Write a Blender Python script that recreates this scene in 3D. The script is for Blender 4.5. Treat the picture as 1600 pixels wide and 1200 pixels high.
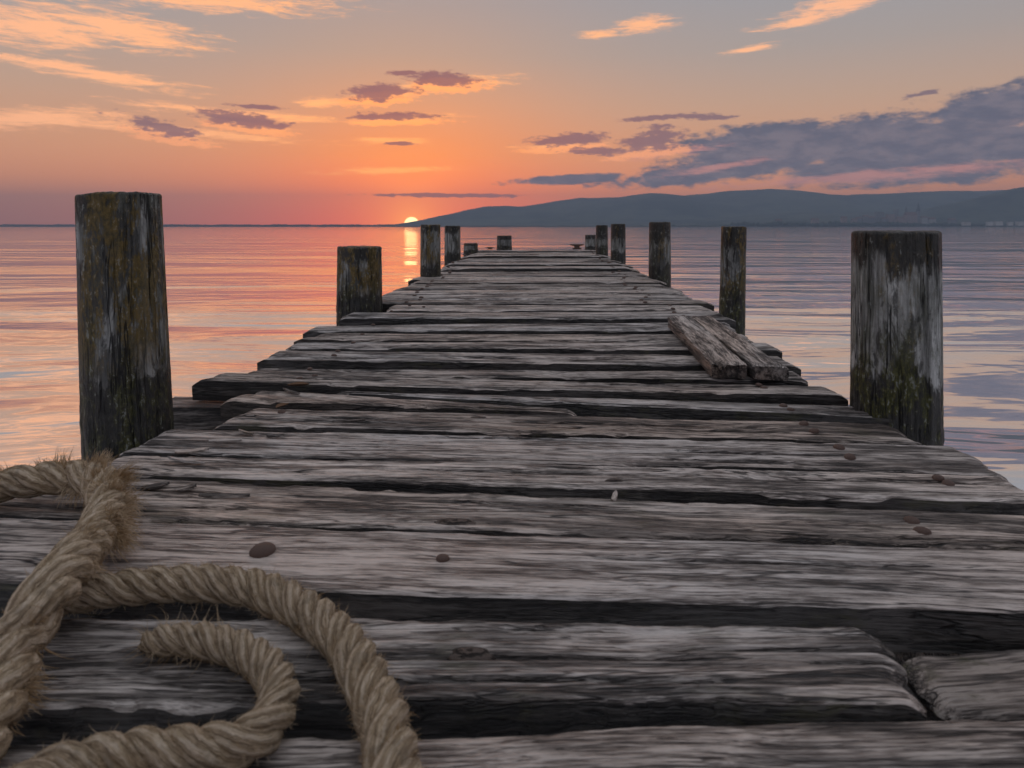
import bpy, bmesh, math, random
import numpy as np
from mathutils import Vector, Matrix, Euler

# ------------------------------------------------------------------ reset
for o in list(bpy.data.objects):
    bpy.data.objects.remove(o, do_unlink=True)
scene = bpy.context.scene
COL = scene.collection
random.seed(7)
RNG = np.random.default_rng(11)
R = math.radians

# ------------------------------------------------------------------ camera
FPX = 1067.0            # focal length in photo pixels (24 mm on a 36 mm frame)
VX, VY = 834.0, 354.0   # vanishing point of the level camera in the photo
ZC = 0.60               # eye height above the near deck
WATER = -0.75
cam_d = bpy.data.cameras.new('camera')
cam = bpy.data.objects.new('camera', cam_d)
COL.objects.link(cam)
cam.location = (0, 0, ZC)
cam.rotation_euler = (R(90), 0, 0)
cam_d.sensor_width = 36.0
cam_d.lens = 24.0
cam_d.shift_x = -(VX - 800) / 1600
cam_d.shift_y = -(600 - VY) / 1600
cam_d.clip_start = 0.05
cam_d.clip_end = 40000
cam_d.dof.use_dof = True
cam_d.dof.focus_distance = 3.0
cam_d.dof.aperture_fstop = 6.3
scene.camera = cam

# ------------------------------------------------------------------ render look
scene.render.engine = 'CYCLES'
cy = scene.cycles
cy.use_denoising = True
try:
    cy.denoiser = 'OPENIMAGEDENOISE'
except Exception:
    pass
cy.use_adaptive_sampling = True
cy.adaptive_threshold = 0.01
cy.max_bounces = 6
cy.diffuse_bounces = 2
cy.glossy_bounces = 2
cy.transmission_bounces = 2
cy.volume_bounces = 0
cy.sample_clamp_indirect = 4.0
scene.view_settings.view_transform = 'Standard'
scene.view_settings.look = 'None'
scene.view_settings.exposure = 0.22
scene.view_settings.gamma = 1.0
scene.view_settings.use_curve_mapping = False

# ------------------------------------------------------------------ node helper
def lin(c):
    f = lambda v: (v / 12.92) if v <= 0.04045 else ((v + 0.055) / 1.055) ** 2.4
    return tuple(f(v / 255.0) for v in c) + (1.0,)


class NT:
    """small wrapper that adds and links shader nodes"""
    def __init__(self, tree):
        self.t = tree
        tree.nodes.clear()

    def n(self, typ, **kw):
        nd = self.t.nodes.new(typ)
        for k, v in kw.items():
            setattr(nd, k, v)
        return nd

    def put(self, sock, v):
        if isinstance(v, bpy.types.NodeSocket):
            self.t.links.new(v, sock)
        elif v is not None:
            sock.default_value = v

    def math(self, op, a, b=None, c=None, clamp=False):
        nd = self.n('ShaderNodeMath', operation=op, use_clamp=clamp)
        self.put(nd.inputs[0], a)
        if b is not None: self.put(nd.inputs[1], b)
        if c is not None: self.put(nd.inputs[2], c)
        return nd.outputs[0]

    def vmath(self, op, a, b=None, out=0):
        nd = self.n('ShaderNodeVectorMath', operation=op)
        self.put(nd.inputs[0], a)
        if b is not None: self.put(nd.inputs[1], b)
        return nd.outputs[out]

    def noise(self, vec, scale=1.0, detail=4.0, rough=0.55, dist=0.0, lac=2.0):
        nd = self.n('ShaderNodeTexNoise')
        self.put(nd.inputs['Vector'], vec)
        nd.inputs['Scale'].default_value = scale
        nd.inputs['Detail'].default_value = detail
        nd.inputs['Roughness'].default_value = rough
        nd.inputs['Lacunarity'].default_value = lac
        nd.inputs['Distortion'].default_value = dist
        return nd.outputs['Fac']

    def mapr(self, v, a, b, c=0.0, d=1.0, smooth=True):
        nd = self.n('ShaderNodeMapRange', interpolation_type='SMOOTHSTEP' if smooth else 'LINEAR')
        self.put(nd.inputs['Value'], v)
        for i, x in zip((1, 2, 3, 4), (a, b, c, d)):
            self.put(nd.inputs[i], x)
        return nd.outputs[0]

    def ramp(self, fac, stops, interp='LINEAR'):
        nd = self.n('ShaderNodeValToRGB')
        cr = nd.color_ramp
        cr.interpolation = interp
        while len(cr.elements) < len(stops):
            cr.elements.new(0.5)
        for e, (p, c) in zip(cr.elements, stops):
            e.position = p
            e.color = c if len(c) == 4 else tuple(c) + (1.0,)
        self.put(nd.inputs[0], fac)
        return nd.outputs[0]

    def mix(self, fac, a, b, blend='MIX'):
        nd = self.n('ShaderNodeMix', data_type='RGBA', blend_type=blend)
        self.put(nd.inputs[0], fac)
        self.put(nd.inputs[6], a)
        self.put(nd.inputs[7], b)
        return nd.outputs[2]

    def mapping(self, vec, loc=(0, 0, 0), rot=(0, 0, 0), sc=(1, 1, 1), typ='POINT'):
        nd = self.n('ShaderNodeMapping', vector_type=typ)
        self.put(nd.inputs[0], vec)
        self.put(nd.inputs[1], loc)
        self.put(nd.inputs[2], rot)
        self.put(nd.inputs[3], sc)
        return nd.outputs[0]


# ------------------------------------------------------------------ sky
def px_dir(x, y):
    """photo pixel -> azimuth, elevation in degrees"""
    az = math.atan2(x - VX, FPX)
    el = math.atan((VY - y) / FPX * math.cos(az))
    return math.degrees(az), math.degrees(el)

SUN_AZ, SUN_EL = px_dir(643, 350.5)
sun_vec = Vector((math.sin(R(SUN_AZ)) * math.cos(R(SUN_EL)),
                  math.cos(R(SUN_AZ)) * math.cos(R(SUN_EL)), math.sin(R(SUN_EL))))

world = bpy.data.worlds.new('World')
scene.world = world
world.use_nodes = True
W = NT(world.node_tree)
tc = W.n('ShaderNodeTexCoord').outputs['Generated']
dirn = W.vmath('NORMALIZE', tc)
sp = W.n('ShaderNodeSeparateXYZ'); W.put(sp.inputs[0], dirn)
az = W.math('MULTIPLY', W.math('ARCTAN2', sp.outputs[0], sp.outputs[1]), 57.29578)
el = W.math('MULTIPLY', W.math('ARCSINE', W.math('MAXIMUM', sp.outputs[2], 0.0)), 57.29578)
sd = W.vmath('DOT_PRODUCT', dirn, tuple(sun_vec), out=1)
ang = W.math('MULTIPLY', W.math('ARCCOSINE', W.math('MINIMUM', sd, 0.9999999)), 57.29578)
elf = W.math('POWER', W.math('DIVIDE', el, 90.0), 0.5)
E = lambda deg: (deg / 90.0) ** 0.5
sunward = W.ramp(elf, [
    (E(0), lin((186, 112, 88))), (E(1.2), lin((200, 122, 90))), (E(3.5), lin((216, 142, 96))),
    (E(6.5), lin((206, 150, 112))), (E(10), lin((184, 152, 130))), (E(14), lin((162, 150, 144))),
    (E(18), lin((152, 150, 153))), (E(30), lin((154, 155, 161))), (E(55), lin((158, 160, 168))),
    (E(90), lin((160, 163, 173)))])
anti = W.ramp(elf, [
    (E(0), lin((92, 92, 110))), (E(6), lin((112, 106, 120))), (E(15), lin((122, 122, 136))),
    (E(35), lin((142, 144, 152))), (E(90), lin((160, 162, 170)))])
side = W.mapr(sd, -0.3, 0.85)
base = W.mix(side, anti, sunward)
# physically based twilight tint under the colour ramp
nish = W.n('ShaderNodeTexSky', sky_type='NISHITA')
nish.sun_disc = False
nish.sun_elevation = R(max(SUN_EL, 0.5))
nish.sun_rotation = R(SUN_AZ)
nish.air_density = 1.2
nish.dust_density = 2.0
nis = W.mix(1.0, nish.outputs[0], (0.07, 0.07, 0.07, 1), 'MULTIPLY')
base = W.mix(0.12, base, nis)
# glow round the sun
g1 = W.math('MULTIPLY', W.math('EXPONENT', W.math('MULTIPLY', W.math('POWER', W.math('DIVIDE', ang, 12.0), 1.35), -1.0)), 0.97)
glowc = W.ramp(W.math('DIVIDE', el, 14.0), [
    (0.0, (1.55, 0.125, 0.0)), (0.16, (1.5, 0.19, 0.0)), (0.42, (1.15, 0.26, 0.004)), (1.0, (0.78, 0.33, 0.10))])
base = W.mix(g1, base, glowc)
g2 = W.math('MULTIPLY', W.math('EXPONENT', W.math('MULTIPLY', ang, -0.40)), 0.8)
base = W.mix(g2, base, (2.2, 0.72, 0.04, 1))

# ---- clouds laid out by direction (azimuth, elevation)
pv = W.n('ShaderNodeCombineXYZ'); W.put(pv.inputs[0], az); W.put(pv.inputs[1], el); pv.inputs[2].default_value = 1.0
P = pv.outputs[0]
nA = W.noise(W.mapping(P, sc=(0.22, 0.75, 1)), 1.0, 5.0, 0.62)
nB = W.noise(W.mapping(P, loc=(31, 7, 0), rot=(0, 0, R(-9)), sc=(0.35, 2.6, 1)), 1.0, 6.0, 0.68, 0.5)
nC = W.noise(W.mapping(P, loc=(11, 3, 2), sc=(1.0, 2.6, 1)), 1.0, 6.0, 0.66)
ndark = W.math('ADD', W.math('MULTIPLY', W.math('SUBTRACT', nA, 0.5), 1.6), W.math('MULTIPLY', W.math('SUBTRACT', nC, 0.5), 1.9))
nD = W.noise(W.mapping(P, loc=(5, 17, 1), sc=(0.42, 0.95, 1)), 1.0, 5.0, 0.6)
npuff = W.math('ADD', W.math('MULTIPLY', W.math('SUBTRACT', nD, 0.5), 3.0), W.math('MULTIPLY', W.math('SUBTRACT', nC, 0.5), 0.9))
nlite = W.math('ADD', W.math('MULTIPLY', W.math('SUBTRACT', nB, 0.5), 4.2), W.math('MULTIPLY', W.math('SUBTRACT', nC, 0.5), 1.2))


def blobs(lst, k, noise_s, soft):
    """union of soft ellipses given in photo pixels, broken up by one noise field"""
    acc = None
    for (x, y, a, b, rot) in lst:
        azc, elc = px_dir(x, y)
        q = math.degrees(1 / FPX) * math.cos(R(azc))
        ra, rb = a * q * math.cos(R(azc)) * 1.05, b * q * 1.05
        c, t = math.cos(R(rot)), math.sin(R(rot))
        u = W.vmath('DOT_PRODUCT', P, (c / ra, t / ra, -(azc * c + elc * t) / ra), out=1)
        w = W.vmath('DOT_PRODUCT', P, (-t / rb, c / rb, (azc * t - elc * c) / rb), out=1)
        ln = W.math('MULTIPLY_ADD', u, u, W.math('MULTIPLY', w, w))
        acc = ln if acc is None else W.math('MINIMUM', acc, ln)
    v = W.math('MULTIPLY_ADD', noise_s, k, W.math('SUBTRACT', 1.0, W.math('SQRT', acc)))
    return W.mapr(v, 0.0, soft)

bank = blobs([
    (1460, 232, 330, 52, 5), (1200, 240, 200, 44, 6), (1545, 172, 130, 42, 14), (1120, 268, 210, 19, 6),
    (890, 280, 110, 9, 3), (1400, 266, 280, 30, 0), (1330, 222, 220, 44, 6), (1180, 222, 150, 30, 6)], 0.50, npuff, 0.42)
small_dark = blobs([
    (885, 218, 80, 11, 3), (1015, 218, 62, 19, 6), (940, 236, 60, 8, 0), (1020, 184, 60, 5, 2), (1100, 182, 60, 6, -3),
    (590, 143, 68, 14, 6), (690, 123, 66, 12, 0), (636, 114, 34, 5, 3), (252, 198, 80, 15, -9), (380, 187, 75, 13, -4),
    (612, 182, 75, 8, 2), (625, 224, 26, 4, 0), (1440, 147, 40, 5, 8), (400, 167, 50, 4, 0), (690, 305, 130, 4, 0)], 1.05, ndark, 0.45)
lite = blobs([
    (60, 42, 150, 42, 0), (190, 45, 170, 34, -4), (330, 0, 260, 22, 3), (130, 112, 230, 15, -5), (60, 185, 190, 20, 7),
    (280, 205, 250, 10, -2), (380, 178, 220, 9, -2), (1008, 38, 60, 15, 4), (935, 53, 40, 8, 4), (1310, 8, 120, 20, 10),
    (1250, 34, 80, 10, 4), (1180, 75, 52, 6, 6), (610, 220, 72, 7, 1), (510, 160, 55, 9, 3), (705, 131, 115, 13, 6),
    (640, 184, 100, 8, 3), (610, 266, 130, 7, 3), (600, 150, 95, 9, 8), (262, 208, 90, 6, -8), (390, 196, 80, 6, -4), (1010, 232, 70, 6, 4), (880, 228, 80, 5, 2), (1585, 192, 60, 12, 3)], 0.55, nlite, 0.85)
lit_low = blobs([(1350, 276, 330, 12, 3), (1120, 262, 100, 7, 8), (1030, 240, 110, 9, 6)], 0.6, nlite, 0.9)
under = blobs([(592, 155, 84, 13, 6), (700, 133, 84, 12, 2), (258, 213, 90, 11, -9), (388, 200, 86, 11, -4), (618, 191, 86, 7, 2), (890, 232, 90, 8, 3), (1015, 238, 74, 11, 6)],
              0.9, ndark, 0.5)
lite = W.math('MULTIPLY', lite, 0.9)
near_sun = W.math('EXPONENT', W.math('MULTIPLY', ang, -0.065))
litec = W.mix(near_sun, lin((238, 176, 138)), (1.45, 0.50, 0.02, 1))
skyc = W.mix(lite, base, litec)
bankc = W.mix(W.mapr(nD, 0.36, 0.62, 1.0, 0.0), lin((78, 82, 100)), lin((104, 99, 111)))
smallc = W.mix(near_sun, lin((104, 92, 104)), lin((168, 84, 64)))
bank = W.math('MULTIPLY', bank, 0.95)
skyc = W.mix(bank, skyc, bankc)
skyc = W.mix(W.math('MULTIPLY', lit_low, 0.62), skyc, lin((206, 136, 122)))
skyc = W.mix(W.math('MULTIPLY', under, 0.8), skyc, W.mix(near_sun, lin((214, 150, 120)), (1.6, 0.50, 0.02, 1)))
skyc = W.mix(W.math('MULTIPLY', small_dark, 0.88), skyc, smallc)
skyc = W.mix(1.0, skyc, W.ramp(elf, [(E(0), (1.6, 1.5, 1.4)), (E(2.5), (1.5, 1.45, 1.35)), (E(7), (1.2, 1.18, 1.15)), (E(18), (1.0, 1.0, 1.0))]), 'MULTIPLY')
disc = W.mapr(ang, 0.52, 0.66, 1.0, 0.0)
skyc = W.mix(disc, skyc, (6.0, 4.1, 1.6, 1))
bg = W.n('ShaderNodeBackground')
W.put(bg.inputs[0], skyc)
bg.inputs[1].default_value = 1.17
wo = W.n('ShaderNodeOutputWorld')
W.t.links.new(bg.outputs[0], wo.inputs[0])
try:
    world.cycles.sampling_method = 'MANUAL'
    world.cycles.sample_map_resolution = 1024
except Exception:
    pass

# ------------------------------------------------------------------ sun
sl = bpy.data.lights.new('sun', 'SUN')
sl.energy = 0.002
sl.angle = R(1.4)
sl.color = (1.0, 0.46, 0.14)
sun = bpy.data.objects.new('sun', sl)
COL.objects.link(sun)
sun.rotation_euler = (-sun_vec).to_track_quat('-Z', 'Y').to_euler()
sun.location = (-6, 30, 6)

# ------------------------------------------------------------------ numeric noise
def _h(ix, iy, iz, seed):
    n = (ix.astype(np.int64) * 374761393 + iy.astype(np.int64) * 668265263 + iz.astype(np.int64) * 2147483647 + seed * 144665)
    n = (n ^ (n >> 13)) * 1274126177
    n = n ^ (n >> 16)
    return (n & 0xFFFF) / 65535.0


def vnoise(x, y, z=0.0, seed=0):
    x, y, z = np.broadcast_arrays(np.asarray(x, float), np.asarray(y, float), np.asarray(z, float))
    ix, iy, iz = np.floor(x), np.floor(y), np.floor(z)
    fx, fy, fz = x - ix, y - iy, z - iz
    fx = fx * fx * (3 - 2 * fx); fy = fy * fy * (3 - 2 * fy); fz = fz * fz * (3 - 2 * fz)
    r = 0
    for a in (0, 1):
        for b in (0, 1):
            for c in (0, 1):
                w = (fx if a else 1 - fx) * (fy if b else 1 - fy) * (fz if c else 1 - fz)
                r = r + w * _h(ix + a, iy + b, iz + c, seed)
    return r * 2 - 1


def fbm(x, y, z=0.0, seed=0, oct=4):
    s, a, t = 0, 1.0, 0
    for i in range(oct):
        s = s + a * vnoise(np.asarray(x) * 2 ** i, np.asarray(y) * 2 ** i, np.asarray(z) * 2 ** i, seed + i * 17)
        t += a
        a *= 0.5
    return s / t


# ------------------------------------------------------------------ object helpers
def mesh_obj(name, verts, faces, mat=None, parent=None, smooth=True, loc=(0, 0, 0), rot=(0, 0, 0)):
    me = bpy.data.meshes.new(name)
    me.from_pydata([tuple(map(float, v)) for v in verts], [], faces)
    me.update()
    if smooth:
        me.polygons.foreach_set('use_smooth', [True] * len(me.polygons))
    if mat is not None:
        me.materials.append(mat)
    o = bpy.data.objects.new(name, me)
    COL.objects.link(o)
    o.parent = parent
    o.location = loc
    o.rotation_euler = rot
    return o


def empty(name, loc=(0, 0, 0), rot=(0, 0, 0)):
    o = bpy.data.objects.new(name, None)
    o.empty_display_size = 0.2
    COL.objects.link(o)
    o.location = loc
    o.rotation_euler = rot
    return o


def tag(o, label=None, category=None, group=None, kind=None):
    if label: o['label'] = label
    if category: o['category'] = category
    if group: o['group'] = group
    if kind: o['kind'] = kind
    return o


# ------------------------------------------------------------------ the deck as a surface
def depth_of_t(t):
    s = np.clip((250 - t) / 214.0, 0, 1) ** 1.3
    w = 1.1 * (1 - 0.30 * s)
    return FPX * w / (1.75 * t + 32)

_t = np.linspace(30, 1500, 3000)
_d = depth_of_t(_t)
_z = ZC - _t * _d / FPX


def deck_z(y):
    return np.interp(y, _d[::-1], _z[::-1])


def on_deck(x, y, dz=0.0):
    """where the sight line of a photo pixel meets the deck (raised by dz)"""
    t = y - VY
    d = float(depth_of_t(t))
    h = t * d / FPX
    d2 = d * (h - dz) / h
    for _ in range(4):
        h2 = ZC - float(deck_z(d2)) - dz
        d2 = h2 * FPX / t
    return np.array([(x - VX) * d2 / FPX, d2])


def at_depth(x, y, d):
    return np.array([(x - VX) * d / FPX, d, ZC - (y - VY) * d / FPX])


# ------------------------------------------------------------------ materials
def new_mat(name):
    m = bpy.data.materials.new(name)
    m.use_nodes = True
    return m, NT(m.node_tree)


def finish(T, color, rough, bump_h=None, strength=0.6, dist=0.005, spec=0.4, normal_in=None):
    p = T.n('ShaderNodeBsdfPrincipled')
    T.put(p.inputs['Base Color'], color)
    T.put(p.inputs['Roughness'], rough)
    p.inputs['Specular IOR Level'].default_value = spec
    if bump_h is not None:
        b = T.n('ShaderNodeBump')
        b.inputs['Strength'].default_value = strength
        b.inputs['Distance'].default_value = dist
        T.put(b.inputs['Height'], bump_h)
        T.put(p.inputs['Normal'], b.outputs[0])
    o = T.n('ShaderNodeOutputMaterial')
    T.t.links.new(p.outputs[0], o.inputs[0])
    return p


def wood_material(name, tone=1.0, warm=0.0, moss=0.0, dark=0.0, smoothness=0.0, grain=1.0):
    m, T = new_mat(name)
    obj = T.n('ShaderNodeTexCoord').outputs['Object']
    rnd = T.n('ShaderNodeObjectInfo').outputs['Random']
    off = T.n('ShaderNodeCombineXYZ')
    T.put(off.inputs[0], T.math('MULTIPLY', rnd, 71.0))
    T.put(off.inputs[1], T.math('MULTIPLY', rnd, 37.0))
    T.put(off.inputs[2], T.math('MULTIPLY', rnd, 13.0))
    v = T.vmath('ADD', obj, off.outputs[0])
    # slow wander of the grain
    w = T.noise(T.mapping(v, sc=(1.6, 5, 5)), 1.0, 2.0, 0.5)
    wv = T.n('ShaderNodeCombineXYZ')
    T.put(wv.inputs[1], T.math('MULTIPLY', T.math('SUBTRACT', w, 0.5), 0.055))
    T.put(wv.inputs[2], T.math('MULTIPLY', T.math('SUBTRACT', w, 0.5), 0.05))
    vw = T.vmath('ADD', v, wv.outputs[0])
    gA = T.noise(T.mapping(vw, sc=(2.2, 30 * grain, 30 * grain)), 1.0, 5.0, 0.66)
    gB = T.noise(T.mapping(vw, sc=(9, 170 * grain, 170 * grain)), 1.0, 3.0, 0.7)
    gC = T.noise(T.mapping(vw, loc=(5, 9, 2), sc=(30, 70, 70)), 1.0, 3.0, 0.65)
    pt = T.noise(T.mapping(v, loc=(3, 1, 7), sc=(2.2, 6.5, 6.5)), 1.0, 4.0, 0.62)
    pt2 = T.noise(T.mapping(v, loc=(13, 4, 1), sc=(0.9, 3.2, 3.2)), 1.0, 2.0, 0.6)
    g = T.math('ADD', T.math('MULTIPLY', gA, 0.42), T.math('ADD', T.math('MULTIPLY', gB, 0.46), T.math('MULTIPLY', gC, 0.12)))
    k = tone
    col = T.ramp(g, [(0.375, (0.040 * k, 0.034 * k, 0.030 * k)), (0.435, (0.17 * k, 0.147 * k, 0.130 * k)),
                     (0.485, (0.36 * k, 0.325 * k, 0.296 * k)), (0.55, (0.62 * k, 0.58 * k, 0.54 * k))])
    # brown heartwood showing through the silvered skin, dark weather stains
    br = T.mapr(pt2, 0.40, 0.66)
    col = T.mix(T.math('MULTIPLY', br, 0.34 + warm), col, T.mix(1.0, col, (1.0, 0.80, 0.66, 1), 'MULTIPLY'))
    st = T.mapr(T.math('ADD', pt, T.math('MULTIPLY', T.math('SUBTRACT', gA, 0.5), 0.7)), 0.36 + dark, 0.52 + dark, 1.0, 0.0)
    col = T.mix(T.math('MULTIPLY', st, 0.60), col, (0.036, 0.032, 0.030, 1))
    if moss:
        ms = T.mapr(T.math('ADD', T.noise(T.mapping(v, loc=(8, 2, 4), sc=(5, 9, 9)), 1.0, 6.0, 0.68), T.math('MULTIPLY', gC, 0.25)), 0.66, 0.78)
        col = T.mix(T.math('MULTIPLY', ms, moss), col, (0.105, 0.100, 0.045, 1))
    # every board has weathered a little differently
    r2 = T.math('FRACT', T.math('MULTIPLY', rnd, 17.3))
    col = T.mix(1.0, col, T.ramp(r2, [(0.0, (0.80, 0.77, 0.75)), (0.35, (1.0, 0.93, 0.88)), (0.65, (0.92, 0.92, 0.93)), (1.0, (1.12, 1.06, 1.02))]), 'MULTIPLY')
    # drying cracks along the grain
    ck = T.noise(T.mapping(vw, loc=(2, 6, 1), sc=(1.5, 17, 17)), 1.0, 4.0, 0.6)
    line = T.mapr(T.math('ABSOLUTE', T.math('SUBTRACT', ck, 0.5)), 0.0, 0.026, 1.0, 0.0)
    msk = T.mapr(T.noise(T.mapping(v, loc=(21, 3, 9), sc=(1.5, 8, 8)), 1.0, 3.0, 0.5), 0.47, 0.57)
    crack = T.math('MULTIPLY', line, msk)
    # finer checks between the fibres
    ck2 = T.noise(T.mapping(vw, loc=(7, 1, 4), sc=(4.0, 62, 62)), 1.0, 3.0, 0.6)
    line2 = T.mapr(T.math('ABSOLUTE', T.math('SUBTRACT', ck2, 0.5)), 0.0, 0.036, 1.0, 0.0)
    msk2 = T.mapr(T.noise(T.mapping(v, loc=(2, 33, 9), sc=(3, 14, 14)), 1.0, 4.0, 0.6), 0.46, 0.60)
    crack = T.math('MAXIMUM', crack, T.math('MULTIPLY', T.math('MULTIPLY', line2, msk2), 0.85))
    ck3 = T.noise(T.mapping(vw, loc=(1, 4, 9), sc=(7.0, 150, 150)), 1.0, 2.0, 0.5)
    line3 = T.mapr(T.math('ABSOLUTE', T.math('SUBTRACT', ck3, 0.5)), 0.0, 0.05, 1.0, 0.0)
    crack = T.math('MAXIMUM', crack, T.math('MULTIPLY', T.math('MULTIPLY', line3, T.mapr(gA, 0.56, 0.44)), 0.6))
    col = T.mix(T.math('MULTIPLY', crack, 0.94), col, (0.012, 0.010, 0.009, 1))
    hgt = T.math('ADD', T.math('MULTIPLY', gA, 0.30), T.math('ADD', T.math('MULTIPLY', gB, 0.60), T.math('MULTIPLY', gC, 0.25)))
    hgt = T.math('SUBTRACT', hgt, T.math('MULTIPLY', crack, 0.9))
    rough = T.mapr(g, 0.36, 0.60, 0.70 - smoothness * 0.12, 0.44 - smoothness * 0.06)
    finish(T, col, rough, hgt, 0.95 - 0.35 * smoothness, 0.010, 0.55)
    return m


M_WOOD = wood_material('weathered_deck_wood', 1.28)
M_WOOD_ROUGH = wood_material('rough_weathered_wood', 1.24, warm=0.1, moss=0.35, dark=0.05)
M_WOOD_SMOOTH = wood_material('planed_grey_wood', 1.25, smoothness=0.8, dark=-0.10, grain=1.25)
M_WOOD_MOSS = wood_material('mossy_damp_wood', 0.8, moss=0.9, dark=0.06)
M_WOOD_LOOSE = wood_material('loose_board_wood', 1.15, warm=0.2, dark=-0.03)
M_BEAM = wood_material('beam_wood', 0.7, moss=0.5, dark=0.08)


def rust_material():
    m, T = new_mat('rusted_iron')
    obj = T.n('ShaderNodeTexCoord').outputs['Object']
    n = T.noise(obj, 90.0, 5.0, 0.65)
    col = T.ramp(n, [(0.3, (0.05, 0.03, 0.024)), (0.55, (0.14, 0.082, 0.06)), (0.75, (0.24, 0.155, 0.12))])
    finish(T, col, 0.55, n, 0.6, 0.002, 0.5)
    return m

M_RUST = rust_material()
M_SIDE = wood_material('shaded_side_wood', 0.22, moss=0.55, dark=0.05)  # shade of plank sides and ends painted in as dark wood, with some moss
M_SIDE_LOOSE = wood_material('dark_board_edge', 0.62, warm=0.5, dark=0.0)  # darker, browner copy of the loose board wood for its sides and ends


def post_material(name, lichen=0.5, moss=0.5, top_dark=0.2, bot_dark=0.3, seed=0.0, h=1.0, pale=1.0, grime=0.7):
    """bare grey timber, black wet staining at both ends, ochre lichen and green algae"""
    m, T = new_mat(name)
    obj = T.n('ShaderNodeTexCoord').outputs['Object']
    v = T.mapping(obj, loc=(seed * 3.1, seed * 7.7, seed * 1.3))
    s3 = T.n('ShaderNodeSeparateXYZ'); T.put(s3.inputs[0], obj)
    z = s3.outputs[2]                       # 0 at deck level, h at the top
    gA = T.noise(T.mapping(v, sc=(34, 34, 1.6)), 1.0, 6.0, 0.66)
    gB = T.noise(T.mapping(v, sc=(120, 120, 7)), 1.0, 4.0, 0.6)
    pat = T.noise(T.mapping(v, sc=(9, 9, 3.0)), 1.0, 6.0, 0.68, 0.5)
    pat2 = T.noise(T.mapping(v, loc=(4, 9, 2), sc=(13, 13, 6)), 1.0, 6.0, 0.7, 0.3)
    spk = T.noise(T.mapping(v, loc=(1, 2, 3), sc=(75, 75, 38)), 1.0, 4.0, 0.7)
    g = T.math('ADD', T.math('MULTIPLY', gA, 0.65), T.math('MULTIPLY', gB, 0.35))
    k = pale
    col = T.ramp(g, [(0.34, (0.05 * k, 0.05 * k, 0.046 * k)), (0.47, (0.25 * k, 0.247 * k, 0.232 * k)), (0.58, (0.50 * k, 0.50 * k, 0.475 * k))])
    # grey-green film
    col = T.mix(T.mapr(pat2, 0.40, 0.62, 0.0, 0.55), col, (0.085, 0.088, 0.052, 1))
    # stains running down from the top, and the wet foot
    run = T.math('ADD', T.math('MULTIPLY', T.math('SUBTRACT', gA, 0.5), 0.55), T.math('MULTIPLY', T.math('SUBTRACT', pat, 0.5), 0.9))
    top = T.mapr(T.math('ADD', T.math('DIVIDE', T.math('SUBTRACT', z, h * (1 - top_dark)), h), T.math('MULTIPLY', run, 0.75)), -0.03, 0.05)
    bot = T.mapr(T.math('ADD', T.math('DIVIDE', T.math('SUBTRACT', h * bot_dark, z), h), T.math('MULTIPLY', T.math('SUBTRACT', pat2, 0.5), 0.75)), -0.03, 0.05)
    blot = T.mapr(T.math('ADD', pat, T.math('MULTIPLY', T.math('SUBTRACT', gA, 0.5), 0.35)), 0.60 - 0.13 * grime, 0.66 - 0.13 * grime)
    dk = T.math('MAXIMUM', T.math('MAXIMUM', top, bot), T.math('MULTIPLY', blot, 0.8))
    darkc = T.mix(T.mapr(spk, 0.35, 0.7), (0.010, 0.009, 0.007, 1), (0.040, 0.034, 0.024, 1))
    col = T.mix(T.math('MULTIPLY', dk, 0.93), col, darkc)
    # ochre lichen
    ln = T.noise(T.mapping(v, loc=(17, 5, 8), sc=(11, 11, 2.6)), 1.0, 5.0, 0.68, 0.4)
    li = T.math('MULTIPLY', T.mapr(T.math('ADD', ln, T.math('MULTIPLY', T.math('SUBTRACT', spk, 0.5), 0.30)), 0.60 - 0.15 * lichen, 0.68 - 0.15 * lichen),
                T.mapr(z, h * 0.15, h * 0.4))
    lic = T.mix(T.mapr(spk, 0.35, 0.65), (0.075, 0.055, 0.012, 1), (0.23, 0.145, 0.028, 1))
    col = T.mix(T.math('MULTIPLY', li, min(1.0, 0.35 + lichen * 0.6)), col, lic)
    # algae low down
    al = T.math('MULTIPLY', T.mapr(T.math('ADD', pat2, T.math('MULTIPLY', T.math('SUBTRACT', spk, 0.5), 0.4)), 0.46, 0.60),
                T.mapr(T.math('SUBTRACT', T.math('DIVIDE', z, h), T.math('MULTIPLY', pat, 0.5)), -0.15, 0.28, 1.0, 0.0))
    col = T.mix(T.math('MULTIPLY', al, moss), col, T.mix(T.mapr(spk, 0.4, 0.6), (0.045, 0.048, 0.010, 1), (0.13, 0.125, 0.030, 1)))
    # pale crustose specks
    ws = T.mapr(T.math('ADD', spk, T.math('MULTIPLY', T.math('SUBTRACT', pat2, 0.5), 0.35)), 0.605, 0.655)
    col = T.mix(T.math('MULTIPLY', ws, 0.7), col, (0.34, 0.36, 0.34, 1))
    # drying checks running up the grain
    ck = T.noise(T.mapping(v, loc=(6, 1, 2), sc=(30, 30, 1.7)), 1.0, 3.0, 0.6)
    ckl = T.mapr(T.math('ABSOLUTE', T.math('SUBTRACT', ck, 0.5)), 0.0, 0.024, 1.0, 0.0)
    ckm = T.mapr(T.noise(T.mapping(v, loc=(3, 8, 5), sc=(12, 12, 3)), 1.0, 3.0, 0.5), 0.45, 0.56)
    chk = T.math('MULTIPLY', ckl, ckm)
    col = T.mix(T.math('MULTIPLY', chk, 0.9), col, (0.008, 0.007, 0.006, 1))
    hgt = T.math('ADD', T.math('MULTIPLY', gA, 0.7), T.math('ADD', T.math('MULTIPLY', gB, 0.6), T.math('MULTIPLY', spk, 0.9)))
    hgt = T.math('SUBTRACT', hgt, T.math('MULTIPLY', chk, 0.9))
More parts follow.
